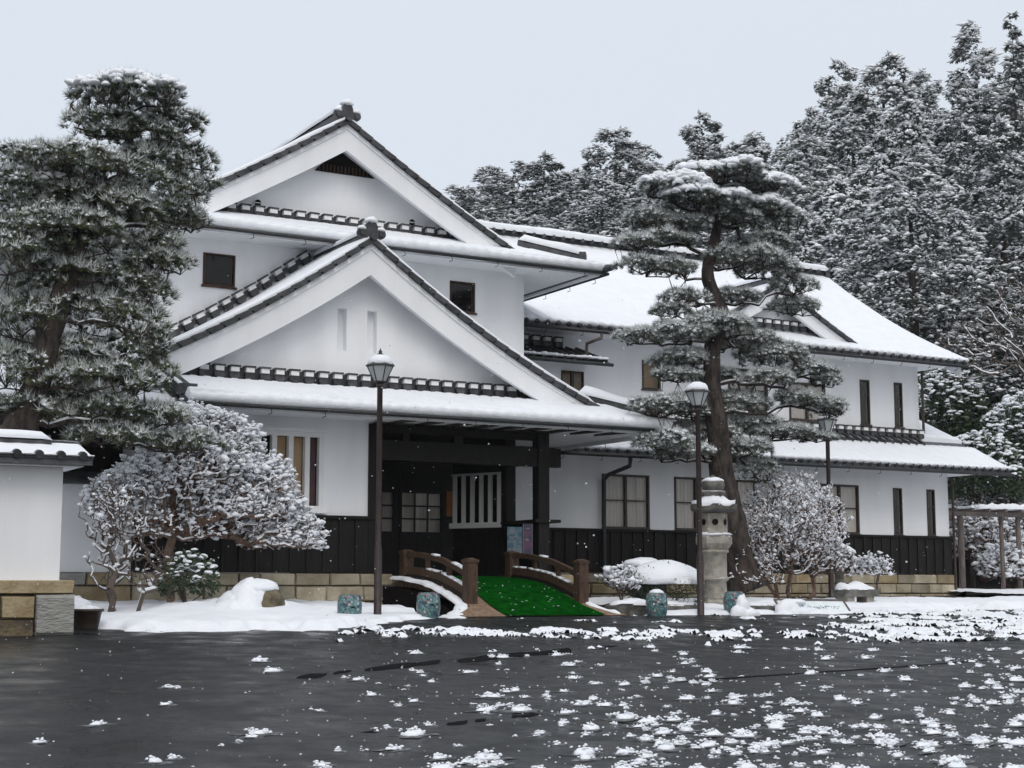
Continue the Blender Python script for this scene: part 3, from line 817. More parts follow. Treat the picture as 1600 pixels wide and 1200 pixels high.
m.build('slatted_window', 'white_paint', hall)
m = MB(); splay(m, 0, SLn, 1.68, 2.76, -0.075, -0.085); m.build('backing', 'room_dark', hall)
# posts and beams
def beam(name, *bx):
    b = MB(); b.box(*bx); return b.build(name, 'dark_wood', hall)
beam('post', 15.40, 15.64, 25.9, 26.13, 0.66, 3.42)
beam('post', 15.42, 15.63, 27.18, 27.39, 0.66, 3.42)
beam('beam', 12.07, 15.92, 25.93, 26.10, 2.77, 3.13)
beam('lintel', 12.07, 15.39, 25.95, 26.08, 3.27, 3.43)
beam('strut', 13.62, 13.80, 25.96, 26.09, 3.131, 3.268)
beam('strut', 12.55, 12.70, 25.96, 26.09, 3.131, 3.268)
beam('side_beam', 15.43, 15.61, 26.14, 27.17, 2.85, 3.10)
beam('side_beam', 12.1, 15.4, 27.6, 27.75, 2.9, 3.2)
m = MB(); m.box(15.42, 15.60, 26.14, 27.17, 0.66, 1.70); m.box(15.30, 15.86, 25.84, 27.2, 1.701, 1.76); m.build('low_screen', 'dark_wood', hall)
# rafters under the porch eave
for k in range(9):
    p = 12.3 + k * 0.56
    b = MB(); b.bar((p, 24.95, 3.41), (p, 26.05, 3.45), 0.05, 0.05); b.build('rafter', 'frame_wood', hall)
# --- lower eave: soffit, skirt roof, hip, gutters
m = MB(); m.box(8.15, 17.62, 24.9, 26.0, 3.46, 3.50); m.box(16.0, 17.62, 26.0, 30, 3.46, 3.50); m.box(8.1, 17.70, 24.83, 24.89, 3.39, 3.52); m.box(17.63, 17.70, 24.9, 30, 3.39, 3.52)
m.build('soffit', 'plaster', hall)
sk = roof_slope(hall, 'skirt_roof', (8.1, 24.76, 3.53), (17.78, 24.76, 3.53), (8.1, 26.02, 4.06), (16.54, 26.02, 4.06), 0.15, 0.02, 2, 0.014, bare_top=0.13, drop=0.085, lip=1.5)
sr = roof_slope(hall, 'skirt_roof', (17.78, 24.76, 3.53), (17.78, 29.9, 3.53), (16.4, 26.02, 4.12), (16.4, 29.9, 4.12), 0.14, 0.02, 4, 0.012, drop=0.085, lip=1.5)
eave_tiles(sk, (8.2, 24.80, 3.54), (17.6, 24.80, 3.54), 0.42)
gutter(hall, (8.05, 24.71, 3.455), (17.75, 24.71, 3.455), r=0.034)
gutter(hall, (17.80, 24.7, 3.44), (17.80, 29.8, 3.44), r=0.034)
ridge_line(hall, (16.45, 26.10, 4.08), (17.45, 25.08, 3.70), 0.26, 0.20, 0.14, 'hip_ridge', True, 5)
ridge_line(hall, (8.16, 26.6, 4.20), (8.16, 25.0, 3.62), 0.20, 0.14, 0.02, 'verge_ridge', True, 6)
m = MB(); m.tube([(17.7, 24.75, 3.55), (17.85, 24.62, 3.58), (17.98, 24.5, 3.66)], [0.10, 0.08, 0.03], 8); m.build('corner_tile', 'tile', hall)
# lower roof continuing to the left, behind the pine
roof_slope(hall, 'side_roof', (4.2, 24.9, 3.28), (8.05, 24.9, 3.28), (4.2, 26.6, 4.05), (8.05, 26.6, 4.05), 0.15, 0.02, 8, 0.012, drop=0.085, lip=1.5)
m = MB(); m.box(4.2, 8.05, 24.95, 26.6, 3.12, 3.18); m.box(4.2, 4.3, 26.4, 36, 0.3, 3.2); m.box(5.9, 7.58, 26.62, 26.7, 0.3, 4.0); m.build('side_lean_to', 'dark_wood', hall)
bt = MB(); bt.tube([(0, 0, 0), (0, -0.20, -0.088), (0, -0.34, -0.15)], 0.045, 6); BARREL0 = bt.mesh('barrel_tile', 'tile')
for k in range(29): put('barrel_tile', BARREL0, sk, (7.9 + k * TP, 25.96, 4.06))
# --- porch gable
slots = [rect(11.24, 11.42, 4.71, 5.49, 26.0), rect(11.83, 12.02, 4.71, 5.49, 26.0)]
gable(hall, 11.69, 6.75, 4.82, 0.745, 0.0341, 25.52, 28.0, 26.0, 0.58, 0.40, 3.62, 0.11, slots, 4.7, seed=3)
ridge_course(hall, (7.75, 25.90, 4.16), (15.75, 25.90, 4.16))
ridge_line(hall, (11.69, 28.0, 6.68), (11.69, 25.65, 6.68), 0.24, 0.18, 0.10, 'ridge', False, 7)
ornament(hall, 11.69, 25.52, 6.73, 0.78)
# stepped course where the porch roof meets the upper wall
for d0, d1 in ((0.15, 1.2), (1.2, 2.2), (2.2, 3.2)):
    ridge_course(hall, (11.65 - d1, 27.93, gable_z(d1, 6.72, 0.745, 0.0341) + 0.24), (11.65 - d0, 27.93, gable_z(d0, 6.72, 0.745, 0.0341) + 0.24))
# --- upper storey
wall_front(hall, 7.8, 16.3, 3.6, 7.40, 28.0, [(9.37, 10.0, 6.07, 6.69), (14.56, 15.14, 6.03, 6.66)])
m = MB(); m.box(16.14, 16.3, 28.17, 38, 3.6, 7.3); m.box(7.8, 7.96, 28.17, 38, 3.6, 7.3); m.box(7.8, 16.3, 37.9, 38.05, 3.0, 7.3); m.build('side_wall', 'plaster', hall)
for p0, p1, z0, z1 in ((9.37, 10.0, 6.07, 6.69), (14.56, 15.14, 6.03, 6.66)):
    window(hall, p0, p1, z0, z1, 28.0, 1, (), 0.03, 'room_dark', 'brown_wood')
m = MB(); m.box(6.6, 17.5, 27.1, 28.0, 6.95, 6.99); m.box(16.3, 17.5, 28.0, 38, 6.95, 6.99); m.box(6.6, 7.8, 28, 38, 6.95, 6.99); m.box(6.5, 17.56, 27.03, 27.09, 6.88, 7.0); m.box(17.5, 17.56, 27.1, 38, 6.88, 7.0)
m.build('soffit', 'plaster', hall)
sk2 = roof_slope(hall, 'skirt_roof', (6.4, 26.96, 7.0), (17.66, 26.96, 7.0), (7.7, 28.02, 7.45), (16.35, 28.02, 7.45), 0.15, 0.02, 11, 0.014, bare_top=0.08, drop=0.085, lip=1.5)
sr2 = roof_slope(hall, 'skirt_roof', (17.66, 26.96, 7.0), (17.66, 38.2, 7.0), (15.75, 28.02, 7.50), (15.75, 38.2, 7.50), 0.14, 0.02, 12, 0.012, drop=0.085, lip=1.5)
sl2 = roof_slope(hall, 'skirt_roof', (6.4, 38.2, 7.0), (6.4, 26.96, 7.0), (8.3, 38.2, 7.50), (8.3, 28.02, 7.50), 0.14, 0.02, 13, 0.012, drop=0.085, lip=1.5)
eave_tiles(sk2, (6.5, 27.0, 7.01), (17.5, 27.0, 7.01), 0.42)
gutter(hall, (6.35, 26.91, 6.925), (17.62, 26.91, 6.925), r=0.034)
gutter(hall, (17.68, 26.9, 6.91), (17.68, 38, 6.91), r=0.034)
ridge_line(hall, (16.2, 28.05, 7.50), (17.30, 27.27, 7.14), 0.26, 0.20, 0.14, 'hip_ridge', True, 15)
m = MB(); m.tube([(17.58, 26.95, 7.02), (17.72, 26.82, 7.04), (17.82, 26.72, 7.10)], [0.09, 0.07, 0.03], 8); m.build('corner_tile', 'tile', hall)
gable(hall, 12.03, 9.52, 3.78, 0.66, 0.018, 27.45, 38.0, 28.0, 0.52, 0.40, 7.40, 0.11, (), 3.72, seed=9)
ridge_course(hall, (9.15, 27.90, 7.54), (15.0, 27.90, 7.54))
ridge_line(hall, (12.03, 38.0, 9.48), (12.03, 27.6, 9.48), 0.28, 0.26, 0.12, 'ridge', False, 17)
ornament(hall, 12.03, 27.46, 9.50, 0.80)
# triangular louvre in the gable and two round vents
m = MB(); m.prism([(11.57, 27.96, 8.55), (12.85, 27.96, 8.55), (12.03, 27.96, 9.04)], (0, 0.03, 0)); lv = m.build('louvre', 'room_dark', hall)
for k in range(15):
    p = 11.66 + k * 0.078
    zt = 8.55 + 0.49 * (1 - abs(p - 12.03) / (0.47 if p < 12.03 else 0.83)) - 0.03
    if zt > 8.6:
        m = MB(); m.box(p - 0.012, p + 0.012, 27.945, 27.955, 8.56, min(zt, 8.70)); m.build('slat', 'brown_wood', lv)
for p in (10.41, 13.68):
    m = MB(); circ = [(math.cos(t_) * 0.085, math.sin(t_) * 0.085) for t_ in np.linspace(0, 2 * math.pi, 18)[:-1]]
    m.prism([(p + x, 27.965, 7.75 + y) for x, y in circ], (0, 0.03, 0), 0)
    m.prism([(p + x * 0.78, 27.955, 7.75 + y * 0.78) for x, y in circ], (0, 0.009, 0), 1)
    m.box(p - 0.07, p + 0.07, 27.94, 27.953, 7.742, 7.758, 0)
    m.build('round_vent', ['plaster', 'room_dark'], hall)
# drainpipe at the left
m = MB(); m.tube([(8.36, 27.93, 6.9), (8.36, 27.93, 5.6), (8.36, 27.93, 4.4)], 0.04, 8); m.build('drainpipe', 'grey_wood', hall)

# ================================================================== THE WING
wing = thing('side_wing', 'long white two-storey wing with narrow slit windows, black plank base and broad snowy roof', 'building', (24, 30, 0.5))
m = MB(); m.box(16.5, 30.28, 30.03, 30.5, 0.0, 0.80); m.box(30.0, 30.28, 30.5, 34, 0, 0.8); wb = m.build('stone_base', 'mortar', wing)
stone_courses(wb, 16.5, 30.36, [0.05, 0.33, 0.57, 0.81], 29.93, (0.4, 0.8), ['sandstone', 'sandstone', 'sandstone', 'sandstone', 'ochre_stone'], rs, 0.09)
planks(wing, 16.4, 30.24, 0.82, 1.79, 29.97, 0.30)
lw = [(19.5, 20.8, 1.80, 3.04), (21.5, 22.75, 1.80, 3.04), (25.9, 27.14, 1.80, 3.02), (28.29, 28.59, 1.80, 2.99), (29.44, 29.72, 1.80, 2.99), (23.3, 24.5, 1.80, 3.03)]
wall_front(wing, 16.3, 30.2, 1.79, 3.55, 30.0, lw)
for k, (p0, p1, z0, z1) in enumerate(lw):
    if p1 - p0 > 0.6: window(wing, p0, p1, z0, z1, 30.0, 2, (0.52,), 0.05)
    else: window(wing, p0, p1, z0, z1, 30.0, 1, (0.62,), 0.035, 'room_dark')
m = MB(); m.box(30.04, 30.2, 30.17, 38, 0.3, 3.5); m.box(29.7, 29.86, 30.77, 40, 3.5, 6.4); m.box(16.3, 30, 39.9, 40, 0.3, 6.4); m.build('side_wall', 'plaster', wing)
m = MB(); m.box(16.4, 31.25, 29.15, 30.0, 3.43, 3.47); m.box(30.2, 31.25, 30, 33.4, 3.43, 3.47); m.box(16.4, 31.3, 29.07, 29.14, 3.36, 3.5); m.build('soffit', 'plaster', wing)
s1 = roof_slope(wing, 'lower_roof', (16.3, 28.98, 3.47), (31.4, 28.98, 3.47), (16.3, 30.62, 4.30), (31.4, 30.62, 4.30), 0.12, 0.02, 21, 0.03, bare_top=0.16)
s1b = roof_slope(wing, 'lower_roof', (29.88, 30.62, 4.30), (31.4, 30.62, 4.30), (29.88, 33.3, 5.55), (31.4, 33.3, 5.55), 0.12, 0.02, 22, 0.0, lip=0)
eave_tiles(s1, (16.4, 28.99, 3.50), (31.38, 28.99, 3.50), 0.47)
gutter(wing, (16.3, 28.93, 3.36), (31.45, 28.93, 3.36), r=0.042)
ridge_course(wing, (18.9, 30.54, 4.46), (29.95, 30.54, 4.46))
# uncovered barrel tiles below that course
bt = MB(); bt.tube([(0, 0, 0), (0, -0.20, -0.10), (0, -0.42, -0.21)], 0.038, 6); BARREL = bt.mesh('barrel_tile', 'tile')
for k in range(40): put('barrel_tile', BARREL, s1, (19.0 + k * TP, 30.50, 4.36 + 0.012))
uw = [(23.12, 24.32, 4.69, 5.72), (24.98, 26.14, 4.55, 5.50), (27.28, 27.6, 4.56, 5.70), (28.43, 28.71, 4.55, 5.70), (20.63, 21.15, 5.04, 5.73)]
uw = [(p0 * 30.6 / 30, p1 * 30.6 / 30, (z0 - ZC) * 30.6 / 30 + ZC, (z1 - ZC) * 30.6 / 30 + ZC) for p0, p1, z0, z1 in uw]
wall_front(wing, 16.3, 29.86, 4.2, 6.45, 30.6, uw)
for k, (p0, p1, z0, z1) in enumerate(uw):
    if k < 2: window(wing, p0, p1, z0, z1, 30.6, 2, (0.5,) if k == 0 else (), 0.05)
    elif k < 4: window(wing, p0, p1, z0, z1, 30.6, 1, (0.66,), 0.035, 'room_dark')
    else: window(wing, p0, p1, z0, z1, 30.6, 1, (), 0.04, 'tan_board')
m = MB(); m.box(16.3, 30.45, 29.75, 30.6, 6.26, 6.30); m.box(29.86, 30.45, 30.6, 40, 6.26, 6.30); m.box(16.3, 30.5, 29.68, 29.74, 6.2, 6.34); m.build('soffit', 'plaster', wing)
prof = [(29.58, 6.30), (31.33, 7.22), (33.2, 8.24), (35.0, 9.45)]
pv = np.array(prof)
gz = lambda q: np.interp(q, pv[:, 0], pv[:, 1])
decks = []
s2 = roof_slope(wing, 'upper_roof', (16.25, 29.56, 6.30), (30.62, 29.56, 6.30), (16.25, 35.0, 9.50), (30.62, 35.0, 9.50), 0.14, 0.22, 25, 0.03)
roof_slope(wing, 'upper_roof', (30.62, 40.5, 6.30), (16.25, 40.5, 6.30), (30.62, 35.0, 9.50), (16.25, 35.0, 9.50), 0.14, 0.22, 26, 0.03)
eave_tiles(s2, (16.3, 29.57, 6.33), (30.6, 29.57, 6.33), 0.47)
gutter(wing, (16.3, 29.50, 6.19), (30.65, 29.50, 6.19), r=0.042)
ridge_line(wing, (16.3, 35.0, 9.50), (30.5, 35.0, 9.50), 0.34, 0.24, 0.13, 'ridge', True, 27, 0.95)
for k in range(46):
    b = MB() if k == 0 else b
    if k == 0:
        b.lathe([(0, -0.05), (0.045, -0.05), (0.045, 0.05), (0, 0.05)], 8); V = b.v[0]; b.v[0] = np.stack([V[:, 0], V[:, 2], V[:, 1]], 1); RIDGE_END = b.mesh('ridge_knob', 'tile')
    put('ridge_knob', RIDGE_END, wing, (16.6 + k * 0.30, 34.70, 9.60))
m = MB(); m.prism([(30.52, 29.75, 6.2), (30.52, 35.0, 9.25), (30.52, 40.3, 6.2), (30.52, 40.3, 6.0), (30.52, 35, 8.95), (30.52, 29.75, 5.95)], (0.07, 0, 0)); m.build('bargeboard', 'plaster', wing)
m = MB(); m.prism([(29.8, 30.6, 6.4), (29.8, 35, 9.2), (29.8, 39.9, 6.4)], (0.05, 0, 0)); m.build('gable_wall', 'plaster', wing)
# dormer gable on the front slope
gable(wing, 24.75, 7.95, 2.55, 0.62, 0.03, 30.0, 32.2, 30.4, 0.34, 0.28, 6.6, 0.10, (), 2.5, seed=13)
ridge_course(wing, (22.8, 30.33, 6.95), (26.7, 30.33, 6.95))
ridge_line(wing, (24.75, 32.3, 7.92), (24.75, 30.1, 7.92), 0.24, 0.2, 0.10, 'ridge', False, 31)
ornament(wing, 24.75, 30.05, 7.92, 0.7)
# small bay with its own pent roof beside the hall
wall_front(wing, 16.32, 19.05, 3.9, 5.62, 29.95, [(18.4, 19.0, 4.55, 5.32)], 'bay_wall')
m = MB(); m.box(18.9, 19.05, 30.12, 30.6, 3.9, 5.6); m.build('bay_wall', 'plaster', wing)
window(wing, 18.4, 19.0, 4.55, 5.32, 29.95, 2, (), 0.03, 'tan_board', 'frame_wood')
m = MB(); m.prism([(16.3, 29.25, 5.46), (16.3, 30.55, 5.92), (16.3, 30.55, 5.82), (16.3, 29.25, 5.38)], (2.95, 0, 0)); pr = m.build('pent_roof', 'tile', wing)
for k in range(11):
    b = MB(); x = 16.45 + k * TP
    b.tube([(x, 29.24, 5.49), (x, 29.9, 5.72), (x, 30.5, 5.93)], 0.045, 8); b.build('barrel_tile', 'tile', pr)
ridge_course(wing, (16.35, 30.42, 6.02), (18.75, 30.42, 6.02))
b = MB()
for k in range(20):
    V, F = BLOBS[k % 4]; x = 16.4 + k * 0.145
    b.add(V * np.array([0.10, 0.13, 0.06]) * (0.7 + 0.5 * rs.random()) + np.array([x, 29.30 + 0.05 * rs.random(), 5.53]), F.tolist())
b.build('snow_lumps', 'snow', pr, True)
gutter(wing, (16.3, 29.17, 5.40), (19.28, 29.17, 5.40), False, 0.04)
m = MB(); m.tube([(19.2, 29.5, 6.15), (19.2, 29.5, 6.05), (19.0, 29.8, 5.95), (19.0, 29.85, 5.5)], 0.04, 8); m.build('drainpipe', 'grey_wood', wing)
# drainpipes
m = MB(); m.tube([at_q(985, 716, 28.95), at_q(984, 728, 29.0), at_q(950, 742, 29.7), at_q(944, 750, 29.9), at_q(943.5, 820, 29.9), at_q(944, 892, 29.9)], 0.05, 8); m.build('drainpipe', 'gutter', wing)
m = MB(); m.tube([(29.93, 30.52, 6.1), (29.93, 30.52, 5.2), (29.93, 30.52, 4.5)], 0.035, 8); m.build('drainpipe', 'frame_wood', wing)
m = MB(); m.tube([(30.28, 29.92, 3.3), (30.28, 29.92, 1.5), (30.28, 29.92, 0.4)], 0.035, 8); m.build('drainpipe', 'frame_wood', wing)

# ================================================================== BOUNDARY WALLS
bwall = thing('boundary_wall', 'white plastered boundary wall with tiled coping on a rough stone base', 'wall', (3, 20.3, -0.2))
m = MB(); m.box(-12, 5.0, 20.22, 20.75, 0.55, 2.02); m.build('wall', 'plaster', bwall)
m = MB(); m.box(-12, 5.05, 20.2, 20.85, -0.5, 0.53); sbase = m.build('stone_base', 'mortar', bwall)
rs2 = random.Random(12)
put('stone', stone_mesh('ochre_stone', 2), sbase, (4.45, 20.19, 0.47), None, (0.72, 0.11, 0.085))
put('stone', stone_mesh('sandstone', 1), sbase, (3.0, 20.19, 0.47), None, (0.71, 0.11, 0.085))
put('stone', stone_mesh('pale_stone', 3), sbase, (4.93, 20.16, 0.12), None, (0.235, 0.12, 0.255))
put('stone', stone_mesh('ochre_stone', 0), sbase, (4.48, 20.19, 0.22), None, (0.20, 0.11, 0.14))
put('stone', stone_mesh('ochre_stone', 4), sbase, (4.10, 20.19, 0.22), None, (0.165, 0.11, 0.14))
put('stone', stone_mesh('wet_stone', 5), sbase, (4.33, 20.17, -0.07), None, (0.345, 0.12, 0.14))
put('stone', stone_mesh('wet_stone', 3), sbase, (3.6, 20.17, -0.07), None, (0.36, 0.12, 0.14))
stone_courses(sbase, -3, 2.28, [0.385, 0.555], 20.08, (0.8, 1.4), ['sandstone', 'ochre_stone'], rs2, 0.11)
stone_courses(sbase, -3, 3.93, [0.08, 0.365], 20.08, (0.4, 0.8), ['sandstone', 'ochre_stone'], rs2, 0.11)
stone_courses(sbase, -3, 3.23, [-0.3, 0.07], 20.08, (0.5, 0.8), ['wet_stone', 'ochre_stone'], rs2, 0.11)
stone_courses(sbase, 3.23, 5.0, [-0.42, -0.215], 20.09, (0.5, 0.8), ['wet_stone'], rs2, 0.10)
m = MB(); m.box(-12, 5.2, 19.98, 20.98, 1.98, 2.07); m.build('coping_board', 'plaster', bwall)
cp = roof_slope(bwall, 'coping_roof', (-12, 19.88, 2.09), (5.28, 19.88, 2.09), (-12, 20.48, 2.28), (5.28, 20.48, 2.28), 0.032, 0.0, 41, 0.06)
roof_slope(bwall, 'coping_roof', (5.28, 21.08, 2.09), (-12, 21.08, 2.09), (5.28, 20.48, 2.28), (-12, 20.48, 2.28), 0.07, 0.0, 42, 0.03)
ridge_line(bwall, (-12, 20.48, 2.26), (4.88, 20.48, 2.26), 0.20, 0.09, 0.07, 'ridge', False, 43)
ct_ = MB(); ct_.tube([(0, 0.04, 0), (0, -0.03, -0.01), (0, -0.05, -0.015)], 0.055, 10); ct_.box(-0.135, 0.135, -0.02, 0.05, -0.055, -0.03); COP = ct_.mesh('eave_tile', 'tile', False)
for k in range(14): put('eave_tile', COP, cp, (5.15 - k * TP, 19.88, 2.115))
# second stretch of wall, set back
bw2 = thing('garden_wall', 'low white garden wall set back behind the bare shrub, on dressed stone blocks', 'wall', (6.4, 26, 0))
m = MB(); m.box(5.1, 7.9, 26.02, 26.15, 0.72, 2.15); m.build('wall', 'plaster', bw2)
m = MB(); m.box(5.1, 7.58, 26.0, 26.3, -0.25, 0.70); sb3 = m.build('stone_base', 'mortar', bw2)
stone_courses(sb3, 5.1, 7.59, [-0.1, 0.20, 0.50, 0.72], 25.90, (0.35, 0.7), ['sandstone', 'ochre_stone', 'ochre_stone', 'pale_stone'], rs2, 0.09)
m = MB(); m.box(5.1, 7.9, 25.8, 26.35, 2.151, 2.20); m.prism([(5.1, 25.72, 2.201), (5.1, 26.05, 2.36), (5.1, 26.45, 2.201)], (2.8, 0, 0)); m.build('coping', 'tile', bw2)

# ================================================================== THINGS IN FRONT
def copy_thing(src, loc, label, group=None):
    c = src.copy(); COL.objects.link(c); c.location = loc; c['label'] = label
    if group: c['group'] = group
    for ch in src.children:
        d = ch.copy(); COL.objects.link(d); d.parent = c
        for g2 in ch.children:
            e = g2.copy(); COL.objects.link(e); e.parent = d
    return c
# --- lamps: built at the origin, then placed
def make_lamp():
    L = thing('street_lamp', 'x', 'lamp', (0, 0, 0), 'lantern lamps along the garden')
    m = MB(); m.lathe([(0.085, 0.0), (0.085, 0.03), (0.062, 0.06), (0.062, 1.15), (0.052, 1.20), (0.046, 1.25), (0.045, 3.70), (0.055, 3.71), (0.055, 3.76), (0.03, 3.77)], 14); m.build('post', 'iron', L, True)
    m = MB(); m.lathe([(0.03, 3.755), (0.10, 3.78), (0.105, 3.80), (0.03, 3.81)], 6)
    h = m.build('lantern_frame', 'gutter', L)
    m = MB(); m.lathe([(0.095, 3.80), (0.20, 4.035)], 6); m.build('lantern_glass', 'lamp_glass', h)
    m = MB()
    for j in range(6):
        th = 2 * math.pi * (j + 0.5) / 6
        m.tube([(0.098 * math.cos(th), 0.098 * math.sin(th), 3.80), (0.15 * math.cos(th), 0.15 * math.sin(th), 3.92), (0.203 * math.cos(th), 0.203 * math.sin(th), 4.035)], 0.009, 5)
    m.lathe([(0.20, 4.03), (0.235, 4.04), (0.225, 4.06), (0.07, 4.20), (0.05, 4.205)], 6)
    m.build('lantern_roof', 'gutter', h)
    m = MB(); m.lathe([(0.05, 4.20), (0.055, 4.23), (0.025, 4.25), (0.03, 4.275), (0.012, 4.30), (0.005, 4.33)], 10); m.build('finial', 'gutter', h, True)
    m = MB(); V, F = lumpy(ICO2, 0.03, 5, 0.3); m.add(V * np.array([0.20, 0.20, 0.155]) + np.array([0, 0, 4.075]), F.tolist()); m.build('snow_cap', 'snow', h, True)
    return L
lamp = make_lamp()
lamp['label'] = 'tall dark lantern lamp with a snow cap, left of the green ramp'
lamp.location = (10.47, 22.5, -0.10)
copy_thing(lamp, (16.66, 22.5, -0.13), 'tall dark lantern lamp with a snow cap, beside the stone lantern')
l3 = copy_thing(lamp, (22.95, 26.3, 0.05), 'lantern lamp partly hidden behind the round snowy bush')
# --- ceramic garden stools
def make_stool():
    S = thing('garden_stool', 'x', 'stool', (0, 0, 0), 'patterned ceramic drum stools')
    prof = [(0.135, 0.0), (0.145, 0.02), (0.175, 0.10), (0.190, 0.20), (0.190, 0.27), (0.178, 0.37), (0.160, 0.425), (0.145, 0.44), (0.06, 0.445)]
    m = MB(); m.lathe(prof, 24); m.build('body', 'ceramic', S, True)
    m = MB()
    for th in np.linspace(0, 2 * math.pi, 20)[:-1]:
        V, F = ICO0
        for zz, rr in ((0.05, 0.158), (0.395, 0.172)): m.add(V * 0.010 + np.array([math.cos(th) * rr, math.sin(th) * rr, zz]), F.tolist())
    m.build('stud', 'ceramic', S, True)['kind'] = 'stuff'
    m = MB(); m.box(-0.055, -0.005, -0.197, -0.17, 0.24, 0.262); m.box(0.19, 0.196, -0.02, 0.03, 0.24, 0.262); m.build('hand_hole', 'room_dark', S)
    return S
stool = make_stool(); stool.location = (11.31, 22.42, -0.05); stool['label'] = 'patterned teal ceramic stool between the left lamp and the green ramp'
copy_thing(stool, (10.02, 22.55, -0.08), 'patterned teal ceramic stool left of the left lamp, by the stone base')
s3 = copy_thing(stool, (15.67, 22.42, -0.06), 'snow-topped ceramic stool before the round snowy rock shrub')
s4 = copy_thing(stool, (17.39, 22.5, -0.04), 'ceramic stool half buried in snow, right of the right lamp')
def drift(name, parent, path, w, h, seed=1, n=60):
    '''long low heap of snow lying along a path'''
    path = np.array(path, float); k = np.linspace(0, len(path) - 1, n); c = np.stack([np.interp(k, np.arange(len(path)), path[:, a]) for a in range(3)], 1)
    s = np.concatenate([[0], np.cumsum(np.linalg.norm(np.diff(c, axis=0), axis=1))]); d = np.gradient(c, axis=0); d[:, 2] = 0; d /= np.linalg.norm(d, axis=1)[:, None]
    sd = np.stack([-d[:, 1], d[:, 0], 0 * s], 1); n1 = fbm(s * 3.1 + seed, s * 0 + seed, seed, 4); n2 = fbm(s * 3.7 + 9 + seed, s * 0 + seed, seed + 4, 4)
    e = np.sqrt(np.clip(np.minimum(s, s[-1] - s) / 0.12, 0.01, 1)); rows = []
    for g_ in np.linspace(0, math.pi, 9):
        rows.append(c + sd * (math.cos(g_) * w * (0.55 + 0.9 * (n1 if g_ < 1.57 else n2)) * e)[:, None] + np.array([0, 0, 1.0]) * (math.sin(g_) ** 0.8 * h * (0.4 + 1.2 * n2) * e - 0.015)[:, None])
    m = MB(); m.grid(np.stack(rows, 0)); o = m.build(name, 'snow', parent, True); o['kind'] = 'stuff'; return o
def snow_heap(name, parent, blobs, seed=1):
    m = MB(); r = np.random.default_rng(seed)
    for (x, y, z, a, b_, c) in blobs:
        V, F = lumpy(ICO2, 0.03, int(r.integers(1e6)), 0.6); k = 1 + 0.30 * (fbm(V[:, 0] * 2.2 + x * 3, V[:, 1] * 2.2 + V[:, 2] * 1.7 + y, 5, 3) - 0.5) * 2
        m.add(V * k[:, None] * np.array([a, b_, c]) + np.array([x, y, z]), F.tolist())
    o = m.build(name, 'snow', parent, True)
    if len(blobs) > 1: o['kind'] = 'stuff'
    return o
WL[s3.name] = np.array(s3.location); WL[s4.name] = np.array(s4.location)
snow_heap('snow_cap', s3, [(15.67, 22.42, 0.385, 0.14, 0.14, 0.06)])
snow_heap('snow_heap', s4, [(17.40, 22.28, 0.0, 0.14, 0.10, 0.33), (17.30, 22.26, -0.02, 0.18, 0.12, 0.18), (17.5, 22.24, -0.03, 0.22, 0.12, 0.14)])

# --- arched entrance bridge with green carpet
br = thing('entrance_bridge', 'low arched wooden bridge with brown newel posts leading to the dark entrance', 'bridge', (13.55, 24, 0))
def deck_z(q): return np.interp(q, [22.5, 23.0, 23.5, 24.2, 25.0, 25.9, 26.2], [0.012, 0.17, 0.34, 0.52, 0.62, 0.665, 0.67])
qs_ = np.linspace(22.5, 26.1, 22)
m = MB()
for p0, p1 in ((12.38, 14.78),):
    Lf = np.array([[p0 - max(0, (23.0 - q)) * 1.3, q, deck_z(q) - 0.004] for q in qs_]); Rt_ = np.array([[p1 + max(0, (23.0 - q)) * 0.7, q, deck_z(q) - 0.004] for q in qs_])
    m.grid(np.stack([Lf, Rt_], 0), flip=True)
    for e in (Lf, Rt_): m.grid(np.stack([e, np.stack([e[:, 0], e[:, 1], np.minimum(e[:, 2] - 0.12, 0.35) * 0 + np.maximum(e[:, 2] - 0.16, -0.05)], 1)], 0))
m.build('deck', 'deck_brick', br)
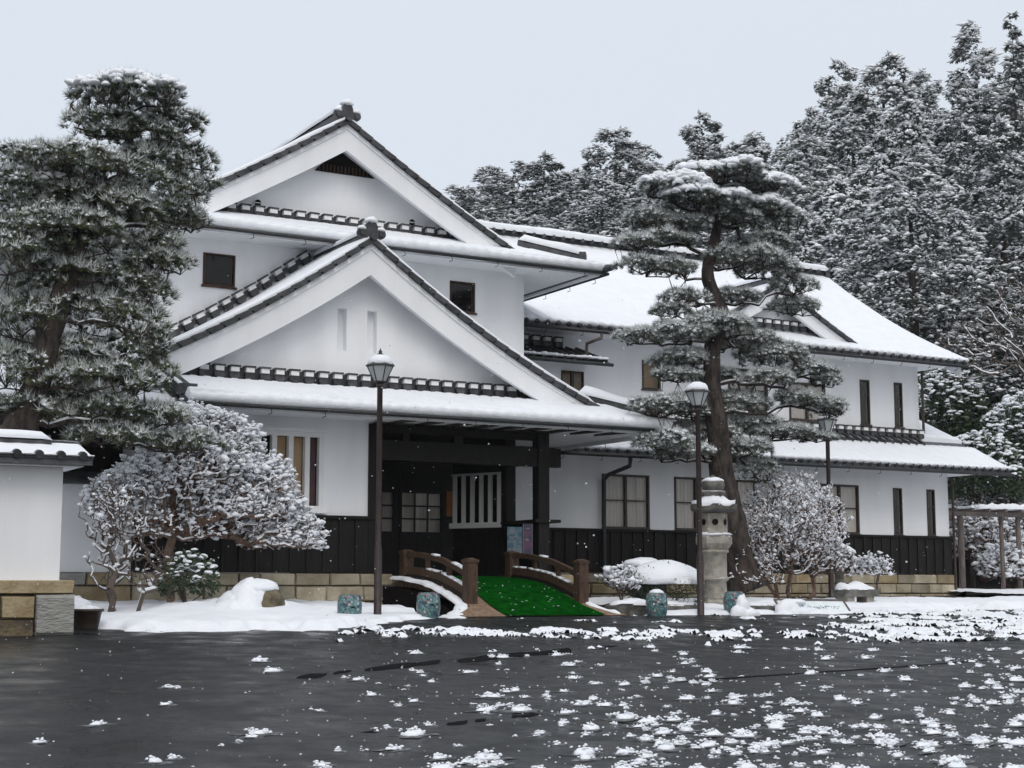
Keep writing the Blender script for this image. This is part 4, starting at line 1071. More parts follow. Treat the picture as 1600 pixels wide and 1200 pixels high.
for p in (12.47, 14.64):
    a = [(p, q, deck_z(q) - 0.05) for q in np.linspace(23.2, 26.0, 16)]
    m = MB()
    for u, v in zip(a[:-1], a[1:]): m.bar(u, v, 0.14, 0.20)
    m.build('girder', 'dark_wood', br)
    # curb beam and top rail
    for dz, h, nm in ((0.13, 0.13, 'curb_rail'), (0.42, 0.09, 'hand_rail')):
        m = MB(); a = [(p, q, deck_z(q) + dz - (0.03 if q < 23.3 else 0)) for q in np.linspace(23.2, 25.7, 14)]
        for u, v in zip(a[:-1], a[1:]): m.bar(u, v, 0.09, h)
        ra = m.build(nm, 'brown_wood', br)
        b = MB(); sp = np.array(a)
        lum = fbm(sp[:, 1] * 3, sp[:, 1] * 0 + p, 4)
        for k in range(len(a) - 1):
            if lum[k] > (0.42 if nm == 'curb_rail' else 0.56): b.bar(sp[k] + [0, 0, h / 2 + 0.012], sp[k + 1] + [0, 0, h / 2 + 0.012], 0.085, 0.035)
        if b.n: b.build('snow_strip', 'snow', ra, True)['kind'] = 'stuff'
    for q in (23.95, 24.75):
        m = MB(); m.box(p - 0.035, p + 0.035, q - 0.035, q + 0.035, deck_z(q) + 0.19, deck_z(q) + 0.38); m.build('baluster', 'brown_wood', br)
    for q, zt in ((23.2, 0.93), (25.6, 1.12)):
        m = MB(); z0 = deck_z(q) - 0.08
        m.box(p - 0.095, p + 0.095, q - 0.095, q + 0.095, z0, zt - 0.05); m.box(p - 0.112, p + 0.112, q - 0.112, q + 0.112, zt - 0.049, zt)
        m.hull8([(p + i_ * k_, q + j_ * k_, z) for i_ in (-1, 1) for j_ in (-1, 1) for z, k_ in ((zt + 0.001, 0.10), (zt + 0.03, 0.03))])
        m.build('newel_post', 'brown_wood', br)
# snow along the bridge edges
drift('snow_edge', br, [(12.25 - max(0, 23.0 - q) * 1.3 + 0.03, q, deck_z(q) - 0.02) for q in np.linspace(22.62, 25.8, 14)], 0.11, 0.055, 3, 90)
drift('snow_edge', br, [(14.74 + max(0, 23.0 - q) * 0.65, q, deck_z(q) - 0.005) for q in np.linspace(22.55, 24.6, 10)], 0.06, 0.05, 5, 60)
# curved dark sheet: shade of the void under the bridge, put in as colour
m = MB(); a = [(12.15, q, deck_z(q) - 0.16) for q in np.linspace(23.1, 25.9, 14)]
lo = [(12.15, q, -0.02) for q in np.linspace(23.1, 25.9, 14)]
m.grid(np.stack([np.array(a), np.array(lo)], 0)); m.build('void_shade_sheet', 'room_dark', br)
car = thing('green_carpet', 'bright green artificial turf carpet laid over the entrance bridge', 'carpet', (13.6, 23, 0.1))
m = MB(); q2 = np.linspace(22.47, 25.95, 26)
Lc = np.array([[12.76 - 0.02 * math.sin(q * 5), q, deck_z(q) + 0.018] for q in q2]); Rc = np.array([[14.52 + max(0, 23.1 - q) * 0.22, q, deck_z(q) + 0.018] for q in q2])
Gc = np.stack([Lc * (1 - u) + Rc * u for u in np.linspace(0, 1, 14)], 0); Gc[..., 2] += 0.016 * (fbm(Gc[..., 0] * 2.3, Gc[..., 1] * 3.5, 77, 3) - 0.5); m.grid(Gc, flip=True)
for e in (Gc[0], Gc[-1]): m.grid(np.stack([e, e - np.array([0, 0, 0.012])], 0))
m.grid(np.stack([Gc[:, 0], Gc[:, 0] - np.array([0, 0, 0.012])], 0)); m.build('turf', 'carpet', car)
m = MB()
for k in range(40):
    V, F = BLOBS0[k % 4]; q = rs.uniform(22.55, 24.6); x = rs.uniform(12.85, 14.5); s_ = rs.uniform(0.004, 0.016)
    m.add(V * np.array([s_ * 2.0, s_ * 1.6, s_ * 0.4]) + np.array([x, q, deck_z(q) + 0.016]), F.tolist())
m.build('snow_specks', 'snow', car, True)['kind'] = 'stuff'
# dark stone edging of the pond right of the bridge
pe = thing('pond_edging', 'low dark stone edging topped with snow, right of the green ramp', 'edging', (15.7, 23, 0.1))
m = MB(); m.prism([(15.05, 22.75, -0.1), (15.05, 22.75, 0.16), (15.2, 22.75, 0.20), (17.0, 22.95, 0.16), (17.0, 22.95, -0.1)], (0, 0.35, 0)); m.build('stone', 'dark_granite', pe)
drift('snow_cover', pe, [(15.08, 22.92, 0.155), (15.3, 22.94, 0.19), (16.2, 23.03, 0.17), (16.95, 23.1, 0.155)], 0.17, 0.10, 9)

# --- stone lantern
sl = thing('stone_lantern', 'tall carved stone lantern with snow on its cap, before the pine trunk', 'stone lantern', (17.80, 23.6, 0.2))
def lan(name, prof, n, mat, smooth=False):
    m = MB(); m.lathe([(r0, 0.1 + (z0 - 0.1) * 0.92) for r0, z0 in prof], n, (17.80, 23.6, 0)); return m.build(name, mat, sl, smooth)
lan('base', [(0.34, 0.10), (0.34, 0.22), (0.30, 0.27), (0.27, 0.27)], 6, 'granite')
lan('shaft', [(0.245, 0.27), (0.235, 0.30), (0.215, 0.62), (0.26, 0.65), (0.265, 0.69), (0.24, 0.72), (0.23, 0.75), (0.235, 1.18), (0.27, 1.20), (0.27, 1.25)], 20, 'granite', True)
lan('platform', [(0.25, 1.25), (0.30, 1.32), (0.335, 1.38), (0.335, 1.50), (0.31, 1.55), (0.25, 1.56)], 6, 'granite')
fb = lan('fire_box', [(0.255, 1.56), (0.255, 1.98), (0.24, 2.0)], 6, 'granite')
m = MB()
for th in (R(-120), R(-60), R(-180)):
    c = np.array([17.80 + 0.222 * math.cos(th), 23.6 + 0.222 * math.sin(th), 1.67]); t_ = np.array([-math.sin(th), math.cos(th), 0]); n_ = np.array([math.cos(th), math.sin(th), 0])
    m.prism([c + t_ * 0.06 * math.cos(a_) + np.array([0, 0, 0.06 * math.sin(a_)]) for a_ in np.linspace(0, 2 * math.pi, 9)[:-1]], n_ * 0.012)
m.build('window_hole', 'room_dark', fb)
m = MB(); V = []; n = 6
prof = [(0.26, 1.835, 0), (0.45, 1.88, 0.03), (0.465, 1.94, 0.06), (0.34, 2.0, 0.0), (0.22, 2.08, 0), (0.14, 2.12, 0)]
for r_, z, up_ in prof:
    for j_ in range(24):
        th = 2 * math.pi * (j_ + 0.5) / 24; fold = math.cos(3 * (th)) ** 6
        V.append((17.80 + r_ * (0.90 + 0.12 * fold) * math.cos(th), 23.6 + r_ * (0.90 + 0.12 * fold) * math.sin(th), z + up_ * fold * 1.6))
F = [(i_ * 24 + j_, i_ * 24 + (j_ + 1) % 24, (i_ + 1) * 24 + (j_ + 1) % 24, (i_ + 1) * 24 + j_) for i_ in range(5) for j_ in range(24)]
m.add(V, F); cap = m.build('cap', 'dark_granite', sl)
m = MB(); V2 = np.array(V).copy(); V2 = (V2 - np.array([17.8, 23.6, 0])) * np.array([0.93, 0.93, 1]) + np.array([17.8, 23.6, 0]); V2[:, 2] += 0.05 + 0.03 * rng.random(len(V2)); V2[-24:, 2] += 0.04; V2[:24, 2] = V2[24:48, 2] - 0.03; V2[:24, :2] = V2[24:48, :2]
m.add(V2, F); m.build('snow_cover', 'snow', cap, True)
lan('finial', [(0.17, 2.30), (0.20, 2.34), (0.24, 2.38), (0.22, 2.42), (0.15, 2.44), (0.20, 2.48), (0.22, 2.56), (0.20, 2.63), (0.10, 2.66), (0.06, 2.72), (0.02, 2.76)], 16, 'dark_granite', True)
snow_heap('snow_cap', sl, [(17.8, 23.6, 2.43, 0.19, 0.19, 0.07), (17.8, 23.6, 2.235, 0.20, 0.20, 0.03), (17.8, 23.6, 1.44, 0.31, 0.29, 0.06), (17.8, 23.6, 0.64, 0.24, 0.24, 0.03)])

# --- rocks
def rock(name, label, c, s, mat, seed, caps, cat='rock'):
    r = np.random.default_rng(seed)
    T = thing(name, label, cat, (c[0], c[1], c[2]))
    V, F = ICO2; d = V.copy()
    k = 1 + 0.28 * (fbm(V[:, 0] * 1.7 + seed, V[:, 1] * 1.7 + V[:, 2] * 1.3, seed) - 0.5) * 2
    m = MB(); m.add(d * k[:, None] * np.array(s) + np.array(c), F.tolist()); m.build('stone', mat, T, False)
    if caps: snow_heap('snow_cover', T, caps, seed)
    return T
rock('garden_rock', 'mossy rock mostly buried in snow on the left garden bank', (8.47, 22.25, 0.20), (0.34, 0.3, 0.36), 'mossy_rock', 4, [(8.22, 22.2, 0.14, 0.28, 0.32, 0.44), (8.40, 22.25, 0.46, 0.28, 0.28, 0.13), (8.72, 22.3, 0.08, 0.22, 0.3, 0.22), (8.0, 22.15, 0.05, 0.3, 0.35, 0.26), (8.05, 22.3, 0.2, 0.2, 0.3, 0.22), (8.75, 22.1, 0.02, 0.3, 0.25, 0.12)])
cb = at_q(1010, 905, 24.2)
rock('dark_boulder', 'dark grey boulder with a snow cap, behind the low snowy shrub', tuple(cb), (0.42, 0.34, 0.40), 'dark_granite', 8, [(cb[0] - 0.10, cb[1], cb[2] + 0.26, 0.36, 0.30, 0.13), (cb[0] - 0.34, cb[1] - 0.05, cb[2] + 0.05, 0.22, 0.24, 0.16)])
rock('snowy_rock', 'small rounded rock under snow, behind the plant pot', (5.75, 22.6, 0.10), (0.26, 0.2, 0.2), 'dark_granite', 11, [(5.78, 22.6, 0.22, 0.28, 0.22, 0.13), (6.0, 22.5, -0.02, 0.3, 0.2, 0.2)])

# --- plant pot
pt = thing('plant_pot', 'dark round plant pot filled with snow beside the boundary wall', 'plant pot', (5.55, 20.95, -0.08))
m = MB(); m.lathe([(0.15, -0.08), (0.155, -0.07), (0.20, 0.15), (0.225, 0.155), (0.225, 0.19), (0.19, 0.19)], 20, (5.55, 20.95, 0)); m.build('pot', 'terracotta', pt, True)
snow_heap('snow_fill', pt, [(5.55, 20.95, 0.175, 0.20, 0.20, 0.065)])

# --- sign board lying in the snow
sg = thing('sign_board', 'low white notice board in a brown frame, half covered by snow', 'sign board', (19.35, 22.6, 0.0))
A, B_ = np.array([18.56, 22.55, -0.03]), np.array([20.18, 22.55, -0.05]); upv = np.array([-0.06, 0.20, 0.29]); nrm = np.cross(B_ - A, upv); nrm /= np.linalg.norm(nrm)
m = MB(); P = [A, B_, B_ + upv, A + upv]; m.prism(P, -nrm * 0.02); m.build('board', 'board_face', sg)
m = MB(); m.bar(A + upv, B_ + upv, 0.045, 0.03); m.bar(A, A + upv, 0.04, 0.03); m.bar(B_, B_ + upv, 0.04, 0.03); m.build('frame', 'grey_wood', sg)
# handwriting in blue-green, little of it clear of the snow
m = MB(); rr = random.Random(5); ux = (B_ - A) / np.linalg.norm(B_ - A); uy = upv / np.linalg.norm(upv)
for k in range(26):
    x = 0.22 + k * 0.048 + rr.uniform(-0.012, 0.012); y = 0.19 + rr.uniform(-0.02, 0.03); o0 = A + ux * x + uy * y + nrm * 0.004 * (1 if nrm[1] < 0 else -1)
    for st_ in range(rr.choice((1, 2, 2, 3))):
        a_ = rr.uniform(-0.4, 0.4) if rr.random() < 0.6 else rr.uniform(1.2, 1.9); l_ = rr.uniform(0.012, 0.032) * (1.7 if k in (10, 14) else 1)
        d_ = ux * math.cos(a_) + uy * math.sin(a_); m.bar(o0 - d_ * l_, o0 + d_ * l_, 0.007, 0.003, 0, up=nrm)
m.build('lettering', 'ink', sg)
snow_heap('snow_drift', sg, [(18.7, 22.62, 0.02, 0.28, 0.12, 0.22), (18.95, 22.55, -0.02, 0.5, 0.09, 0.13), (19.5, 22.5, -0.06, 0.8, 0.08, 0.11), (18.9, 22.7, 0.2, 0.3, 0.1, 0.07), (19.9, 22.5, -0.06, 0.4, 0.07, 0.09)], 12)
# --- troughs and blocks in the snow
def trough(name, label, x0, x1, q, z0, z1, dep, mat, cat, snow_h=0.05):
    T = thing(name, label, cat, ((x0 + x1) / 2, q, z0)); m = MB(); m.box(x0, x1, q, q + dep, z0, z1); m.box(x0 - 0.02, x1 + 0.02, q - 0.02, q + dep + 0.02, z1 - 0.05, z1 + 0.004); m.build('body', mat, T)
    snow_heap('snow_cap', T, [(x0 + (x1 - x0) * (k + 0.5) / 3, q + dep / 2, z1 + 0.01, (x1 - x0) / 4.2, dep * 0.55, snow_h) for k in range(3)], 5); return T
trough('concrete_planter', 'low concrete planter filled with snow, left of the notice board', 18.0, 18.55, 22.75, -0.03, 0.14, 0.25, 'dark_granite', 'planter')
trough('stone_trough', 'low stone planter in front of the low snowy shrub', 16.05, 16.5, 23.0, 0.02, 0.14, 0.25, 'granite', 'planter')
trough('step_stone', 'small flat stone block right of the stone bench', 21.65, 22.05, 23.5, 0.05, 0.16, 0.25, 'maroon', 'stone')
bn = thing('stone_bench', 'stone bench with a thick snow cushion, right of the notice board', 'bench', (21.3, 23.6, 0.1))
m = MB(); m.box(20.85, 21.72, 23.5, 23.9, 0.30, 0.44); m.build('seat', 'dark_granite', bn)
for x in (20.95, 21.45):
    m = MB(); m.box(x, x + 0.18, 23.55, 23.85, 0.02, 0.299); m.build('leg', 'granite', bn)
drift('snow_cushion', bn, [(20.82, 23.7, 0.445), (21.3, 23.7, 0.445), (21.75, 23.7, 0.445)], 0.20, 0.13, 6)
sh = thing('small_lantern', 'small squat stone lantern with a snowy roof beside the round bush', 'stone lantern', (22.2, 24.9, 0.3))
m = MB(); m.lathe([(0.10, 0.25), (0.09, 0.9), (0.16, 0.92), (0.16, 0.96)], 10, (21.95, 24.9, 0)); m.box(21.82, 22.08, 24.77, 25.03, 0.96, 1.14); m.lathe([(0.34, 1.14), (0.36, 1.17), (0.10, 1.30)], 6, (21.95, 24.9, 0)); m.build('body', 'dark_granite', sh)
snow_heap('snow_roof', sh, [(21.95, 24.9, 1.18, 0.32, 0.30, 0.17)], 7)

# --- notices at the entrance
ns = thing('wooden_nameplate', 'upright orange wood nameplate beside the white slatted porch window', 'sign', (14.7, 28.7, 2.0))
na = at_q(697, 768, 28.66); nb = at_q(707, 807, 28.66)
m = MB(); m.box(na[0], nb[0], 28.62, 28.66, nb[2], na[2]); m.build('plate', 'sign_wood', ns)
p1_ = thing('blue_poster', 'blue poster leaning beside the porch post', 'poster', (15.2, 26.6, 0.9))
def poster(T, px0, px1, py0, py1, q, mat, seed, marks):
    a = at_q(px0, py0, q); b = at_q(px1, py1, q); m = MB(); m.box(a[0], b[0], q, q + 0.012, b[2], a[2]); m.build('sheet', mat, T)
    m = MB(); w = b[0] - a[0]; h = a[2] - b[2]
    for (u0, u1, v0, v1) in marks: m.box(a[0] + w * u0, a[0] + w * u1, q - 0.003, q - 0.001, b[2] + h * v0, b[2] + h * v1)
    m.build('print', 'poster_print', T)
poster(p1_, 793, 816, 823, 868, 26.0 - 0.25, 'poster_blue', 1, [(0.1, 0.9, 0.62, 0.66), (0.42, 0.55, 0.1, 0.6), (0.15, 0.85, 0.56, 0.60), (0.6, 0.9, 0.1, 0.14), (0.6, 0.9, 0.2, 0.24), (0.6, 0.9, 0.3, 0.34), (0.1, 0.35, 0.2, 0.24), (0.15, 0.5, 0.75, 0.92)])
p2_ = thing('pink_poster', 'narrow pink and dark poster right of the blue poster', 'poster', (15.4, 26.5, 0.9))
poster(p2_, 817, 832, 818, 872, 26.0 - 0.24, 'poster_pink', 2, [(0.0, 0.06, 0, 1), (0.94, 1.0, 0, 1), (0.3, 0.7, 0.84, 0.88), (0.35, 0.6, 0.5, 0.56)])

# --- pergola at the right end
pg = thing('pergola', 'weathered wooden pergola with snow on its beams at the end of the wing', 'pergola', (32.5, 31, 0.28))
for x, q, r_, mt in ((31.62, 31.0, 0.085, 'grey_wood'), (33.15, 31.0, 0.06, 'grey_wood'), (33.80, 31.0, 0.07, 'grey_wood'), (32.9, 33.5, 0.07, 'grey_wood'), (34.6, 33.5, 0.07, 'grey_wood')):
    m = MB(); m.tube([(x, q, 0.2), (x + 0.01, q, 1.3), (x, q, 2.42)], [r_ * 1.05, r_, r_ * 0.95], 8); m.build('post', mt, pg, True)
for q in (31.0, 33.5):
    m = MB(); m.bar((30.9, q, 2.45), (36.5, q, 2.48), 0.12, 0.12); m.build('beam', 'grey_wood', pg)
for k in range(9):
    x = 31.1 + k * 0.62
    m = MB(); m.bar((x, 30.6, 2.555), (x + 0.03, 34, 2.56), 0.07, 0.08); c_ = m.build('cross_beam', 'grey_wood', pg)
    drift('snow_strip', c_, [(x, 30.62, 2.60), (x + 0.02, 32, 2.60), (x + 0.03, 34, 2.60)], 0.05, 0.09, k)
drift('snow_strip', pg, [(32.0, 30.72, 2.60), (33.4, 30.74, 2.62), (36.4, 30.74, 2.62)], 0.10, 0.14, 33, 120)

# ================================================================== VEGETATION
def needle_tuft(n=13, L=0.10, w=0.0085, seed=0):
    r = np.random.default_rng(seed); V = []; F = []
    for k in range(n):
        th = 2 * math.pi * k / n + r.uniform(-0.3, 0.3); ph = r.uniform(0.25, 1.35)
        d = np.array([math.sin(ph) * math.cos(th), math.sin(ph) * math.sin(th), math.cos(ph)]); l = L * r.uniform(0.7, 1.15)
        s_ = np.cross(d, [0.3, 0.5, 1]); s_ /= np.linalg.norm(s_)
        base = d * 0.008; b = len(V)
        V += [base - s_ * w / 2, base + s_ * w / 2, d * l + np.array([0, 0, 0.012])]
        F.append((b, b + 1, b + 2))
    return np.array(V), np.array(F)
TUFTS = [needle_tuft(12, 0.10, 0.010, s) for s in range(3)]

def niwaki(name, label, q, trunk_px, trunk_r, pads, needle, ppm, seed, tuft_scale=1.0, density=230, frost=0.4):
    """garden pine: leaning trunk, branches, flat needle pads, snow lying on the pads"""
    r = np.random.default_rng(seed)
    tr = np.array([at_q(x, y, q) for x, y in trunk_px])
    tr[:, 1] += r.uniform(-0.12, 0.12, len(tr)); tr[0, 1] = q
    T = thing(name, label, 'tree', tuple(tr[0]))
    # smooth the trunk path
    u = np.linspace(0, len(tr) - 1, len(tr) * 4); k = np.arange(len(tr))
    path = np.stack([np.interp(u, k, tr[:, c]) for c in range(3)], 1)
    path[1:-1] = (path[:-2] + 2 * path[1:-1] + path[2:]) / 4
    rad = np.interp(u, k, trunk_r)
    rad = rad * (1 + 0.10 * (fbm(u * 2.1, u * 0 + seed, seed) - 0.5) * 2)
    m = MB(); m.tube(path, rad, 24); V = m.v[0]
    V += (0.45 * np.repeat(rad, 24)[:, None]) * (fbm(V[:, 2] * 2.5 + V[:, 0] * 14, V[:, 1] * 14 + V[:, 0] * 5, seed)[:, None] - 0.5) * np.array([[1, -1, 0.2]])
    m.build('trunk', 'bark', T, True)
    tips = []; dirs = []; snowy = []; sites = []; heavy = []
    view = np.array([sa, ca, 0]); side = np.array([ca, -sa, 0])
    for (px, py, rx, ry, sn) in pads:
        c = at_q(px, py, q); R_ = rx / ppm; H = ry / ppm
        dep = r.uniform(-0.55, 0.55) * min(1.0, R_)
        if min(abs(px - x_) + abs(py - y_) for x_, y_ in trunk_px[1:]) < 75 and py > 330 and r.random() < 0.45: dep = r.uniform(0.35, 0.7)
        c = c + view * dep
        n = int(density * math.pi * R_ * R_ * 0.8 * 1.5)
        rr = np.sqrt(r.random(n)); th = r.uniform(0, 2 * math.pi, n)
        lob = 1 + 0.16 * np.cos(th * 3 + r.uniform(0, 6)) + 0.10 * np.cos(th * 5 + r.uniform(0, 6))
        x = rr * np.cos(th) * lob; y = rr * np.sin(th) * 0.85 * lob
        hump = fbm(x * 2.2 + px, y * 2.2 + py, seed, 3)
        dome = np.sqrt(np.maximum(0, 1 - rr ** 2)) * (0.40 + 0.95 * hump)
        lay = r.random(n); zt = np.where(lay < 0.62, dome, np.where(lay < 0.88, dome * 0.45, -0.35 * r.random(n)))
        pos = c + side * (x * R_)[:, None] + view * (y * R_)[:, None] + np.array([0, 0, 1.0]) * (zt * H)[:, None]
        d = side * x[:, None] * 0.9 + view * y[:, None] * 0.9 + np.array([0, 0, 1.0]) * (0.55 + 0.3 * r.random(n))[:, None]
        tips.append(pos); dirs.append(d); heavy.append((sn >= 0.85) * (lay < 0.62) * (0.4 + 0.9 * hump))
        s_ = (lay < 0.62) * np.clip(sn * (0.55 + 0.75 * hump), 0, 1.0) + (lay >= 0.62) * (lay < 0.88) * sn * 0.3
        snowy.append(s_ * (r.random(n) < 0.10 + 0.85 * sn ** 1.4))
        ns = max(5, int(7 * R_ * R_ * 3)); idx = r.choice(n, min(ns, n), False)
        low = pos[idx].copy(); low[:, 2] = c[2] - H * r.uniform(0.15, 0.5, len(idx)); sites.append(c[None] - np.array([[0, 0, H * 0.45]])); sites.append(low)
    tips = np.vstack(tips); dirs = np.vstack(dirs); snowy = np.concatenate(snowy); snowy = np.maximum(snowy, frost * r.uniform(0, 0.85, len(snowy))); sites = np.vstack(sites); heavy = np.concatenate(heavy)
    # branches
    N, par, _ = grow(path[8:], sites, 0.3)
    br, leaf = tree_radii(N, par, 0.012, 2.2, 0.075)
    k = par >= 0
    A = N[par[k]]; B = N[k]; mid = (A + B) / 2 + r.normal(0, 0.05, A.shape) * np.linalg.norm(B - A, axis=1)[:, None] + np.array([0, 0, 0.04]) * np.linalg.norm(B - A, axis=1)[:, None]
    ra = np.minimum(br[par[k]], br[k] * 1.6); rb = br[k]; rm = (ra + rb) / 2
    Vb, Fb = seg_mesh(np.vstack([A, mid]), np.vstack([mid, B]), np.concatenate([ra, rm]), np.concatenate([rm, rb]), 6)
    # fine twigs from tips to nearest branch node
    sub = r.choice(len(tips), min(len(tips), 3400), False)
    D = np.linalg.norm(tips[sub][:, None] - N[None], axis=2); nn = np.argmin(D, 1); ok = D.min(1) < 0.8
    Vt, Ft = seg_mesh(N[nn][ok], tips[sub][ok], np.full(ok.sum(), 0.007), np.full(ok.sum(), 0.004), 3)
    put('branches', np_mesh('branches', np.vstack([Vb, Vt]), [np.vstack([Fb, Ft + len(Vb)])], 'bark', False), T)
    # needles
    sc = (tuft_scale * r.uniform(0.8, 1.25, len(tips)))[:, None, None]
    V, F = scatter_var(TUFTS, align(dirs) * sc, tips)
    put('needles', np_mesh('needles', V, [F], needle), T)
    fz = (r.random(len(tips)) < frost * (0.6 + 0.6 * (snowy > 0.1)))
    V, F = scatter_var(TUFTS, align(dirs[fz] + np.array([0, 0, 0.4])) * sc[fz] * 1.06, tips[fz] + dirs[fz] * 0.018 + np.array([0, 0, 0.015]))
    put('frosted_needles', np_mesh('frosted_needles', V, [F], 'frost'), T)
    # snow on pads, thick branches and trunk shoulders
    g = snowy > 0.16
    s_ = (0.018 + 0.040 * snowy[g] ** 1.5 + 0.034 * heavy[g]) * min(tuft_scale, 1.1) * r.uniform(0.7, 1.3, g.sum())
    M = rand_rot(g.sum(), 0.35, r) * np.stack([s_ * 1.05, s_ * 0.95, s_ * 0.72], 1)[:, None, :]
    V, F = scatter_var(BLOBS, M[s_ > 0.055], (tips[g] + dirs[g] * 0.035 + np.array([0, 0, 0.02]))[s_ > 0.055])
    Vb_, Fb_ = scatter_var(OCTA, M[s_ <= 0.055], (tips[g] + dirs[g] * 0.035 + np.array([0, 0, 0.02]))[s_ <= 0.055])
    F = np.vstack([F, Fb_ + len(V)]); V = np.vstack([V, Vb_])
    kk = (rb > 0.022) & (np.abs(B[:, 2] - A[:, 2]) < 0.75 * np.linalg.norm(B - A, axis=1)) & (r.random(len(rb)) < 0.8)
    V2, F2 = seg_mesh(A[kk] + np.array([0, 0, 1.0]) * (ra[kk] * 0.75)[:, None], mid[kk] + np.array([0, 0, 1.0]) * (rm[kk] * 0.8)[:, None], ra[kk] * 0.8, rm[kk] * 0.8, 6)
    V3, F3 = seg_mesh(mid[kk] + np.array([0, 0, 1.0]) * (rm[kk] * 0.8)[:, None], B[kk] + np.array([0, 0, 1.0]) * (rb[kk] * 0.8)[:, None], rm[kk] * 0.8, rb[kk] * 0.7, 6)
    put('snow_cover', np_mesh('snow_cover', np.vstack([V, V2, V3]), [F, np.vstack([F2 + len(V), F3 + len(V) + len(V2)])], 'snow', True), T)
    return T
niwaki('pine_tree', 'large dark green pine with snowy pads at the left, behind the boundary wall', 23.0,
       [(5, 740), (32, 672), (58, 605), (72, 530), (88, 480), (112, 418), (128, 365), (150, 318), (188, 280), (208, 240), (205, 195)],
       [0.26, 0.24, 0.20, 0.175, 0.165, 0.15, 0.13, 0.11, 0.085, 0.06, 0.04],
       [(210, 168, 85, 38, 0.9), (160, 198, 62, 28, 0.7), (268, 200, 55, 28, 0.82), (285, 252, 55, 28, 0.75), (215, 222, 70, 26, 0.4), (105, 272, 88, 34, 0.78), (40, 302, 75, 38, 0.8), (170, 290, 80, 42, 0.4), (262, 308, 62, 34, 0.35), (60, 355, 90, 45, 0.55), (180, 345, 95, 48, 0.35), (280, 345, 40, 28, 0.4), (120, 385, 85, 42, 0.5), (15, 410, 65, 48, 0.5), (235, 400, 60, 36, 0.35), (70, 450, 85, 45, 0.5), (190, 455, 66, 44, 0.35), (240, 425, 45, 26, 0.4), (20, 505, 70, 45, 0.5), (135, 500, 80, 45, 0.5), (215, 515, 48, 42, 0.35), (75, 560, 85, 42, 0.5), (185, 560, 65, 40, 0.45), (15, 590, 60, 40, 0.55), (140, 605, 90, 36, 0.5), (215, 610, 45, 34, 0.45), (235, 660, 60, 26, 0.5), (180, 650, 60, 26, 0.3), (295, 700, 52, 20, 0.6), (240, 695, 50, 20, 0.5), (30, 640, 40, 20, 0.6), (95, 655, 70, 26, 0.5), (165, 690, 60, 22, 0.5), (120, 625, 60, 26, 0.45), (300, 290, 40, 30, 0.4), (255, 345, 60, 32, 0.35), (265, 415, 38, 22, 0.35), (225, 470, 48, 34, 0.35), (120, 440, 70, 36, 0.4), (235, 545, 34, 32, 0.4), (110, 320, 80, 40, 0.5), (225, 260, 60, 26, 0.5), (60, 400, 70, 36, 0.45), (250, 585, 30, 22, 0.4)],
       'needle', 107.0, 5, 1.25, 155, 0.48)
niwaki('pine_tree', 'tall cloud-pruned pine with flat snowy tiers before the wing, behind the stone lantern', 24.6,
       [(1168, 925), (1157, 880), (1147, 840), (1139, 790), (1131, 740), (1122, 680), (1111, 610), (1111, 545), (1124, 492), (1102, 432), (1112, 385), (1120, 345), (1116, 310)],
       [0.40, 0.32, 0.27, 0.24, 0.21, 0.185, 0.17, 0.155, 0.15, 0.13, 0.10, 0.075, 0.05],
       [(1125, 285, 70, 20, 1.0), (1050, 305, 52, 20, 1.0), (1195, 298, 52, 20, 1.0), (1090, 325, 65, 20, 0.95), (1175, 330, 70, 22, 0.95), (1010, 345, 34, 18, 0.5), (1050, 355, 55, 18, 0.45), (1215, 345, 45, 24, 0.5), (1135, 350, 55, 18, 0.5), (995, 385, 32, 12, 0.4), (1035, 378, 50, 12, 0.5), (1195, 385, 55, 22, 0.5), (1000, 420, 32, 18, 0.45), (1045, 425, 40, 18, 0.45), (1160, 415, 62, 24, 0.5), (1205, 430, 48, 22, 0.5), (1235, 455, 38, 24, 0.45), (1245, 482, 42, 16, 0.5), (1070, 470, 36, 16, 0.45), (1050, 490, 32, 14, 0.45), (1000, 530, 35, 14, 0.55), (1055, 530, 48, 22, 0.55), (1115, 520, 55, 24, 0.55), (1165, 535, 50, 24, 0.5), (1215, 560, 55, 24, 0.5), (1265, 585, 42, 18, 0.55), (1290, 600, 26, 12, 0.55), (1070, 565, 48, 18, 0.5), (1060, 590, 34, 14, 0.5), (1020, 640, 32, 20, 0.6), (1065, 640, 40, 22, 0.6), (1150, 635, 55, 26, 0.45), (1100, 680, 52, 22, 0.6), (1200, 600, 40, 16, 0.5), (1285, 640, 32, 14, 0.5), (1245, 630, 40, 18, 0.45), (1180, 665, 55, 22, 0.5), (1225, 682, 52, 14, 0.55), (1275, 688, 30, 8, 0.6), (1040, 695, 42, 20, 0.75), (1075, 712, 45, 18, 0.75), (1160, 705, 55, 22, 0.5), (1190, 740, 32, 24, 0.4), (1130, 665, 40, 20, 0.4), (1296, 648, 24, 11, 0.5), (1120, 590, 44, 18, 0.5), (1150, 470, 40, 16, 0.5), (1085, 640, 36, 18, 0.55)],
       'needle_grey', 80.0, 8, 1.1, 225, 0.78)

